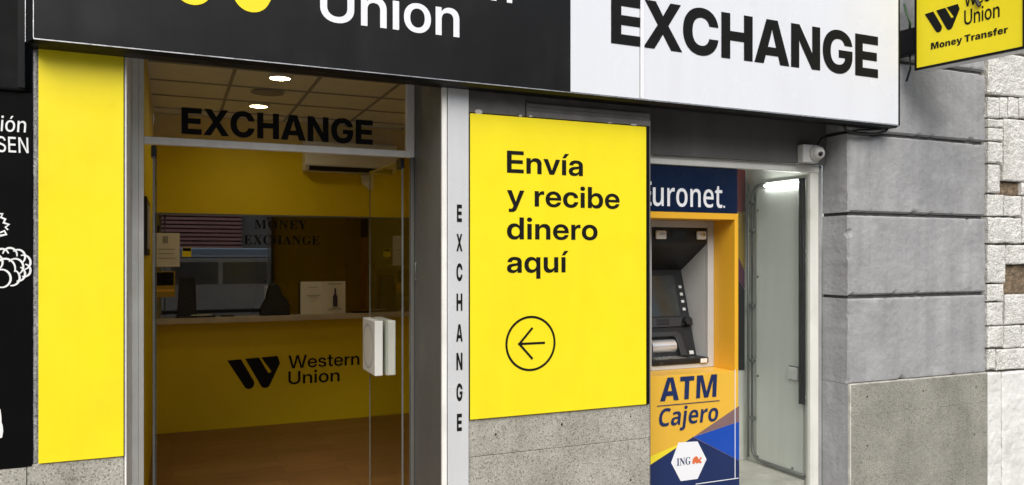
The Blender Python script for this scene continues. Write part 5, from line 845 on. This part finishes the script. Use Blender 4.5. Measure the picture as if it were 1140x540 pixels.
for x0, x1 in ((2.935, 3.015), (3.265, 3.340)):
    l_ = B(x0, x1, .452, .4715, 1.768, 1.825).build('courtesy_light', M_plastic, am, bevel=0.008)
    mb = MB(); m4 = Matrix.Translation(((x0+x1)/2 + .005, .4525, 1.800)) @ Matrix.Diagonal((.026, .004, .012, 1)); bmesh.ops.create_uvsphere(mb.bm, u_segments=14, v_segments=8, radius=1, matrix=m4); mb.build('lens', M_steel, l_, smooth=True)
mb = MB()
def slope(s, x, off=0.0):                          # point on the tilted console; s = 0 at its foot, 1 at its head
    y = .560 + (.745 - .560) * s; z = .965 + (1.560 - .965) * s
    n = Vector((0, -.955, .297)); return Vector((x, y, z)) + n * off
mb.prism([(2.924, y, z) for y, z in ((.745, 1.57), (.560, .965), (.560, .935), (.80, .935), (.80, 1.57))], (.413, 0, 0)); mb.build('console', M_atmblk, am, bevel=0.003)
def slab(s0, s1, x0, x1, off0, off1, name, m, bevel=0.002, parent=am):
    mb = MB(); pts = [slope(s0, x0, off0), slope(s0, x1, off0), slope(s1, x1, off0), slope(s1, x0, off0)]
    mb.prism(pts, slope(0, 0, off1) - slope(0, 0, off0)); return mb.build(name, m, parent, bevel=bevel)
slab(.455, .93, 2.935, 3.262, .001, .004, 'screen', M_screen)
for s in (.515, .605, .69, .775): slab(s, s + .033, 3.288, 3.311, .001, .008, 'function_key', M_key)
slab(.335, .44, 2.93, 3.33, .001, .012, 'reader_panel', M_atmgrey)
slab(.36, .425, 3.045, 3.150, .0125, .016, 'card_slot', M_blkplastic)
mb = MB(); mb.tube([slope(.385, 3.29, .012), slope(.385, 3.29, .05)], [.036, .030], 18); mb.build('reader_knob', M_blkplastic, am)
slab(.345, .36, 3.245, 3.335, .0125, .03, 'reader_lip', M_blkplastic)
# note tray: arched bezel and polished shutter
mb = MB(); pro = [(2.935, .0), (2.935, .24), (2.955, .275), (3.185, .275), (3.215, .24), (3.24, .0), (3.19, .0), (3.17, .21), (3.155, .225), (2.985, .225), (2.97, .21), (2.97, .0)]
lp = [slope(s, x, .002) for x, s in pro]
mb.prism(lp, slope(0, 0, .03) - slope(0, 0, 0)); mb.build('tray_bezel', M_atmgrey, am, bevel=0.003)
mb = MB(); c0 = slope(.12, 0, 0); n = 20
mb.tube([(2.972, c0.y + .012, c0.z), (3.165, c0.y + .012, c0.z)], .046, 24); mb.build('note_shutter', M_chrome, am)
slab(.215, .255, 2.99, 3.15, .003, .006, 'tray_recess', M_blkplastic, 0.0)
slab(.02, .06, 3.28, 3.315, .001, .003, 'label_plate', M_key, 0.0)
mb = MB(); mb.box(2.907, 3.357, .452, .60, .9285, .9665); mb.build('shelf', M_atmblk, am, bevel=0.006)
B(2.935, 3.185, .462, .555, .967, .970).build('keypad_plate', M_keypad, am, bevel=0.001)
mb = MB()
for i in range(5):
    for j in range(4): mb.box(2.955 + i*.042, 2.985 + i*.042, .468 + j*.021, .484 + j*.021, .9705, .9755)
mb.build('keypad_keys', M_steel, am, bevel=0.001)
l_ = B(3.285, 3.340, .444, .4515, .931, .960).build('courtesy_light', M_plastic, am, bevel=0.003)
B(2.955, 2.985, .4495, .4518, .935, .950).build('reader_label', M_atmgrey, am)
# printed front
YF = .2485
def px(pts): return [(at(720 + a/4, 405 + b/4, .25).x, at(720 + a/4, 405 + b/4, .25).z) for a, b in pts]
def art(name, pts, m, y, parent=am):
    mb = MB(); shape(mb, [px(pts)], on(y)); return mb.build(name, m, parent)
def clampx(q): return q
art('navy_field', [(-60, 500), (205, 326), (411, 432), (412, 640), (-60, 640)], M_navyp, YF)
art('blue_field', [(206, 325), (411, 257), (411, 431)], M_blue, YF)
art('mauve_field', [(215, 320), (411, 187), (411, 256)], M_mauve, YF)
art('lemon_field', [(-60, 445), (165, 348), (205, 325), (-60, 499)], M_lemon, YF)
mb = MB()
a0 = at(818, 412, .25); a1 = at(818, 532, .25); mb.box(a0.x - .0025, a0.x + .0025, .2462, .2478, a1.z, .905)
b0 = at(774, 540, .25); mb.box(b0.x, XB - .002, .2455, .2461, a1.z - .006, a1.z - .001)
mb.build('white_line', M_white, am)
mb = MB(); text(mb, 'human', 'ATM', 2.822, 3.258, .738, .146, on(.2465), shear=.05); mb.build('lettering', M_navyp, am); mb = MB()
text(mb, 'human2', 'Cajero', 2.808, 3.268, .579, .112, on(.2465), shear=.13)
mb.build('lettering', M_navyp, am)
bar_ = MB(); bar_.box(2.800, 3.285, .2463, .2478, .7075, .7125); bar_.build('text_rule', M_navyp, am)
hx = art('bank_badge', [(107, 440), (140, 350), (225, 345), (265, 425), (225, 512), (150, 522)], M_white, .2468)
mb = MB(); q = px([(132, 452), (194, 447)]); zb = (q[0][1] + q[1][1]) / 2
text(mb, 'serif', 'ING', q[0][0], q[1][0], zb - .001, .046, on(.2455)); mb.build('lettering', M_navyp, hx)
art('lion_emblem', [(200, 443), (203, 425), (210, 415), (220, 410), (228, 418), (231, 426), (240, 412), (243, 420), (236, 430), (243, 436), (241, 443), (228, 440), (222, 445), (214, 438), (210, 446)], M_orange, .2455, hx)

# ================================================================== SECURITY CAMERA
t = thing('security_camera', 'white dome security camera on the wall above the window corner', 'camera', (3.93, .15, 2.28))
a = at(894.5, 181.5, .14); b = at(912, 161.5, .14)
B(a.x, b.x, .14, .199, a.z + .006, b.z).build('junction_box', M_camwhite, t, bevel=0.008)
c = Vector((b.x - .034, .125, (a.z + b.z)/2 + .004))
mb = MB(); mb.tube([(c.x, .1395, c.z), (c.x, .122, c.z)], .052, 24); mb.build('collar', M_camwhite, t, bevel=0.004)
mb = MB(); mb.ball((c.x, .118, c.z), .046, 24, 14); mb.build('dome', M_camwhite, t, smooth=True)
dv = (EYE - Vector((c.x, .118, c.z))); dv = (dv.normalized() + Vector((.35, -.25, -.1))).normalized()
mb = MB(); mb.ball(Vector((c.x, .118, c.z)) + dv * .027, .023, 18, 10); mb.build('lens', M_blkplastic, t, smooth=True)
mb = MB(); mb.tube([(b.x - .02, .15, b.z - .01), (b.x + .04, .16, b.z + .05), (4.10, .17, b.z + .06), (4.22, -.02, b.z + .09), (4.45, -.02, b.z + .11)], .006, 8); mb.build('cable', M_cable, t, smooth=True)

# ================================================================== PLASTER PILLAR
pl = thing('pillar', 'grey plastered corner pillar with grooved courses and granite base', 'pillar', (4.84, 0, 0))
joints = [0.795, 1.379, 1.941, 2.49, 3.008, 3.53]
for i in range(5):
    mb = MB(); z0 = joints[i] + (.0 if i == 0 else .011); z1 = joints[i+1] - .011
    rough_block(mb, 4.160, 5.518, z0, z1, 0.0, 0.236, 0.0044, 0.016, 0.012, 11 + i*7, 8.0, 0.07)
    mb.build('plaster_course', M_plaster, pl, smooth=False)
mb = MB(); mb.box(4.178, 5.50, 0.028, 0.24, -0.4, 3.6); mb.build('core', M_groove, pl)
mb = MB(); mb.box(4.1605, 4.1775, 0.012, 0.2375, -0.4, 0.793); mb.build('side_base', M_plaster, pl)
for z0, z1 in ((.5815, .788), (.152, .5805), (-.4, .151)):
    B(4.172, 5.530, -0.004, 0.0265, z0, z1).build('granite_slab', M_granite2, pl, bevel=0.0012)
mb = MB(); mb.box(4.160, 4.1715, -0.006, 0.011, -.4, .796); mb.box(4.172, 5.530, -0.003, 0.02, .789, .7965); mb.build('grout_line', M_grout, pl)
for u, v in ((964.8, 441.5), (1027, 435), (1086, 430.6), (1084, 483.5), (964.8, 496)):
    c = at(u, v, 0); mb = MB(); mb.poly([(c.x + .007*math.cos(k*.785), -.0055, c.z + .007*math.sin(k*.785)) for k in range(8)]); mb.build('anchor_hole', M_hole, pl)

# ================================================================== NEIGHBOUR ON THE RIGHT
st = thing('stone_wall', 'rough white stone wall with missing blocks at the right edge', 'wall', (6.2, 0, 0))
blocks = [(1100, 0, 1126, 58), (1127, 0, 1160, 58), (1100, 60, 1160, 106), (1100, 108.5, 1112.5, 131), (1113.5, 108.5, 1121.5, 131), (1122.5, 109, 1133.5, 131), (1134.5, 109, 1160, 131),
          (1100, 133, 1116, 141.5), (1100, 143, 1116, 156.5), (1117.5, 133, 1160, 201.5), (1100, 158.5, 1116, 181.5), (1100, 183.5, 1113, 214.5),
          (1137.5, 203.5, 1160, 217), (1099.5, 217, 1117, 240.5), (1118, 218.5, 1136.5, 240.5), (1138, 218.5, 1160, 270),
          (1099, 242.5, 1136.5, 270.5), (1099, 273, 1118.5, 314.5), (1119.5, 273, 1160, 294), (1099, 316.5, 1117, 335), (1099, 337, 1116, 362), (1118.5, 328, 1160, 361), (1117.5, 362.5, 1136, 387), (1137, 362.5, 1160, 387),
          (1098.5, 363.5, 1116.5, 386.5), (1098.5, 389, 1108, 411), (1109, 388.5, 1160, 411)]
for k, (u0, v0, u1, v1) in enumerate(blocks):
    c = (u0 + min(u1, 1140)) / 2
    a = at(u0, v1, 0.0); b = at(u1, v0, 0.0); zt = at(c, v0, 0).z; zb_ = at(c, v1, 0).z
    mb = MB(); rough_block(mb, max(a.x, 5.533), b.x, zb_, zt, -0.004 - .006*random.random(), 0.10, 0.009, 0.006, 0.010, k*3.1, 30.0, 0.02)
    mb.build('stone_block', M_stone, st)
B(5.533, 6.6, 0.048, 0.3, -0.6, 8).build('mortar_core', M_mortar, st)
mb = MB()
for (u0, v0, u1, v1) in ((1113, 203, 1138, 217), (1118, 294, 1160, 327.5)):
    a = at(u0, v1, 0.02); b = at(u1, v0, 0.02); rough_block(mb, a.x, b.x, a.z, b.z, 0.03, 0.06, 0.012, 0.008, 0.012, u0, 25.0)
mb.build('exposed_brick', M_brickhole, st)
mb = MB(); zt = at(1120, 413.5, 0).z
rough_block(mb, 5.533, 5.700, -.5, zt, 0.002, 0.1, 0.008, 0.012, 0.014, 77, 9.0, .03); rough_block(mb, 5.706, 6.6, -.5, zt - .004, -0.004, 0.1, 0.010, 0.012, 0.016, 91, 8.0, .03)
mb.build('rendered_base', M_stone2, st)

# ================================================================== PROJECTING SIGN
UX = Vector((.174, -.985, 0)).normalized(); NX = Vector((-UX.y, UX.x, 0))      # along the sign; NX points away from the camera side
P0 = Vector((4.591, -.15, 0)); ZB = 2.907; SW = .677; SH = .70
hs = thing('projecting_sign', 'square yellow projecting sign with black company logo on the pillar', 'sign', (4.591, -.15, ZB))
def hp(s, z, o=0.0):
    v = P0 + UX * s + NX * o; return Vector((v.x, v.y, z))
def hbox(s0, s1, z0, z1, o0, o1):
    mb = MB(); mb.prism([hp(s0, z0, o0), hp(s1, z0, o0), hp(s1, z1, o0), hp(s0, z1, o0)], NX * (o1 - o0)); return mb
mb = hbox(0, SW, ZB, ZB + .014, 0, .10)
for a in ((0, .012, ZB + .0142, ZB + SH - .0142), (SW - .012, SW, ZB + .0142, ZB + SH - .0142), (0, SW, ZB + SH - .014, ZB + SH)):
    mb.prism([hp(a[0], a[2], 0), hp(a[1], a[2], 0), hp(a[1], a[3], 0), hp(a[0], a[3], 0)], NX * .10)
mb.build('frame', M_frameblk, hs)
hbox(0.004, SW - 0.004, ZB - .003, ZB - .0005, .012, .098).build('underside', M_alucol, hs)
hbox(.0125, SW - .0125, ZB + .0145, ZB + SH - .0145, .006, .02).build('face', M_yellow, hs)
hbox(.0125, SW - .0125, ZB + .0145, ZB + SH - .0145, .08, .094).build('face', M_yellow, hs)
def sp_(u, v):
    """(s, z) on the sign face for a photo position"""
    dx = (u - W_PX/2) / F_PX; k = (math.sin(YAW) + dx*math.cos(YAW)) / (math.cos(YAW) - dx*math.sin(YAW))
    s = (k * (P0.y - EYE.y) - P0.x) / (UX.x - k * UX.y)
    y = P0.y + UX.y * s
    return s, at(u, v, y).z
def hput(a, b): return hp(a, b, .0042)
mb = MB()
s0, _ = sp_(1073, 20); s1, _ = sp_(1112.5, 20); _, zU = sp_(1074, 27); _, zU1 = sp_(1112, 19.5); _, zt = sp_(1074, 10.5)
text(mb, 'word', 'Union', s0, s1, (zU + zU1)/2, zt - zU, hput)
s2, _ = sp_(1073, 5); mb.build('lettering', M_black, hs); mb = MB(); text(mb, 'word', 'Western', s2, s2 + (s1 - s0)/.713, (zU + zU1)/2 + (zt - zU)*1.22, zt - zU, hput)
mb.build('lettering', M_black, hs); mb = MB(); s0, _ = sp_(1036, 54); s1, _ = sp_(1121.5, 30); _, z0 = sp_(1036.5, 54.6); _, z1 = sp_(1119, 37.5); _, zt = sp_(1036.5, 47)
text(mb, 'wide', 'Money Transfer', s0, s1, (z0+z1)/2, (zt - z0)*.98, hput, space=200)
mb.build('lettering', M_black, hs)
mb = MB(); s0, _ = sp_(1029, 15); s1, _ = sp_(1068, 8); _, zb0 = sp_(1043, 36.3); _, zt = sp_(1029.5, 15.5)
double_stroke_logo(mb, s0, zb0, s1 - s0, hput, (zt - zb0)/.535); mb.build('logo', M_black, hs)
mb = MB(); mb.prism([hp(-.15, ZB + .12, .02), hp(-.002, ZB + .12, .02), hp(-.002, ZB + .30, .02), hp(-.15, ZB + .30, .02)], NX * .06); mb.build('bracket', M_blkplastic, hs, bevel=.006)
mb = MB(); mb.tube([hp(-.10, ZB + .48, .05), hp(-.06, ZB + .40, .01), hp(-.03, ZB + .33, .0), hp(-.05, ZB + .29, .03)], .008, 8); mb.build('green_cable', M_green, hs, smooth=True)
mb = MB(); mb.tube([hp(-.06, ZB + .12, .05), hp(-.05, ZB + .03, .04), hp(-.09, ZB - .05, .06)], .007, 8); mb.build('black_cable', M_cable, hs, smooth=True)
a = sp_(1086, 0); b = sp_(1091, 7)
mb = MB(); mb.tube([hp(a[0] - .02, a[1] + .06, -.012), hp(b[0], b[1], -.006)], .012, 8); mb.build('support_clip', M_darkpost, hs)

# ================================================================== ACROSS THE STREET (seen in the glass)
ob = thing('opposite_building', 'stucco house across the street with reddish louvred shutters', 'building', (1, -14, 0))
B(-14, 16, -15, -14, -1, 7.0).build('wall', M_opp, ob)
for x0 in (-8.5, -1.4, 5.5):
    w = B(x0, x0 + 3.4, -13.97, -13.90, 0.3, 1.85).build('window', M_vanglass, ob)
    for k in range(5): B(x0 + .85*k - .03, x0 + .85*k + .03, -13.899, -13.86, 0.3, 1.85).build('mullion', M_frameblk, w)
    mb = MB()
    for k in range(9): mb.prism([(x0, -13.90, 1.94 + k*.125), (x0, -13.82, 1.905 + k*.125), (x0, -13.80, 1.915 + k*.125), (x0, -13.80, 1.985 + k*.125), (x0, -13.90, 2.0 + k*.125)], (3.4, 0, 0))
    mb.build('louvre_shutter', M_slat, ob)
    B(x0, x0 + 3.4, -13.97, -13.91, 1.9, 3.05).build('shutter_back', M_darkpost, ob)
vn = thing('parked_van', 'pale van with reflected sky painted on its roof, parked along the far kerb of the street', 'van', (0.9, -9.4, -.16))
prof = [(-3.2, .15), (4.9, .15), (4.95, .75), (4.65, 1.05), (4.0, 1.58), (3.8, 1.62), (-3.1, 1.62), (-3.2, 1.5)]
MB().prism([(x, -10.1, z) for x, z in prof], (0, 1.7, 0)).build('body', M_bluebody, vn, bevel=.03, seg=3)
MB().prism([(x, -10.05, z) for x, z in ((-3.05, 1.625), (3.75, 1.625), (3.55, 1.86), (-2.95, 1.88))], (0, 1.62, 0)).build('roof', M_roofsky, vn, bevel=.06, seg=3)
mb = MB(); mb.box(-2.9, 3.5, -8.46, -8.42, 1.655, 1.685); mb.build('roof_rail', M_white, vn)
for x0 in (-2.9, -1.3, -.02, 1.15, 2.3):
    MB().prism([(x, -8.398, z) for x, z in ((x0, .98), (x0 + 1.06, .98), (x0 + 1.06, 1.52), (x0, 1.52))], (0, .004, 0)).build('side_window', M_vanglass, vn)
for x in (-2.0, 3.6):
    w = MB(); w.tube([(x, -8.56, .16), (x, -8.36, .16)], .31, 24); w = w.build('wheel', M_tyre, vn)
    r_ = MB(); r_.tube([(x, -8.359, .16), (x, -8.35, .16)], .19, 20); r_.build('rim', M_steel, w)
MB().prism([(-3.25, -8.43, .28), (5.0, -8.43, .28), (5.0, -8.43, .36), (-3.25, -8.43, .36)], (0, .05, 0)).build('sill_trim', M_blkplastic, vn)

# ================================================================== LIGHT
w = bpy.data.worlds.new('World'); sc.world = w; w.use_nodes = True
nt = w.node_tree; bg = nt.nodes['Background']
sky = nt.nodes.new('ShaderNodeTexSky'); sky.sky_type = 'NISHITA'; sky.sun_disc = False
EL, AZ = 46.0, 203.0                       # sun in front of the shop, a little to the left
sky.sun_elevation = R(EL); sky.sun_rotation = R(AZ); sky.air_density = 1.0; sky.dust_density = 2.5; sky.ozone_density = 0.6
hs_ = nt.nodes.new('ShaderNodeHueSaturation'); hs_.inputs['Saturation'].default_value = 0.62      # overcast: greyer than a clear sky
nt.links.new(sky.outputs[0], hs_.inputs['Color']); nt.links.new(hs_.outputs[0], bg.inputs[0]); bg.inputs[1].default_value = 0.15
sl = bpy.data.lights.new('sun', 'SUN'); sl.energy = 3.1; sl.angle = R(48); sl.color = (1.0, .985, .96)
so = bpy.data.objects.new('sun', sl); col.objects.link(so); so.location = (-5, -12, 12)
d = Vector((math.sin(R(AZ)) * math.cos(R(EL)), math.cos(R(AZ)) * math.cos(R(EL)), math.sin(R(EL))))
so.rotation_euler = d.to_track_quat('Z', 'Y').to_euler()

sc.view_settings.view_transform = 'Standard'; sc.view_settings.look = 'None'; sc.view_settings.exposure = 0.0; sc.view_settings.gamma = 1.0
sc.render.engine = 'CYCLES'
sc.cycles.use_denoising = True
try: sc.cycles.denoiser = 'OPENIMAGEDENOISE'
except Exception: pass
sc.cycles.max_bounces = 10; sc.cycles.transparent_max_bounces = 16
sc.cycles.sample_clamp_indirect = 6.0
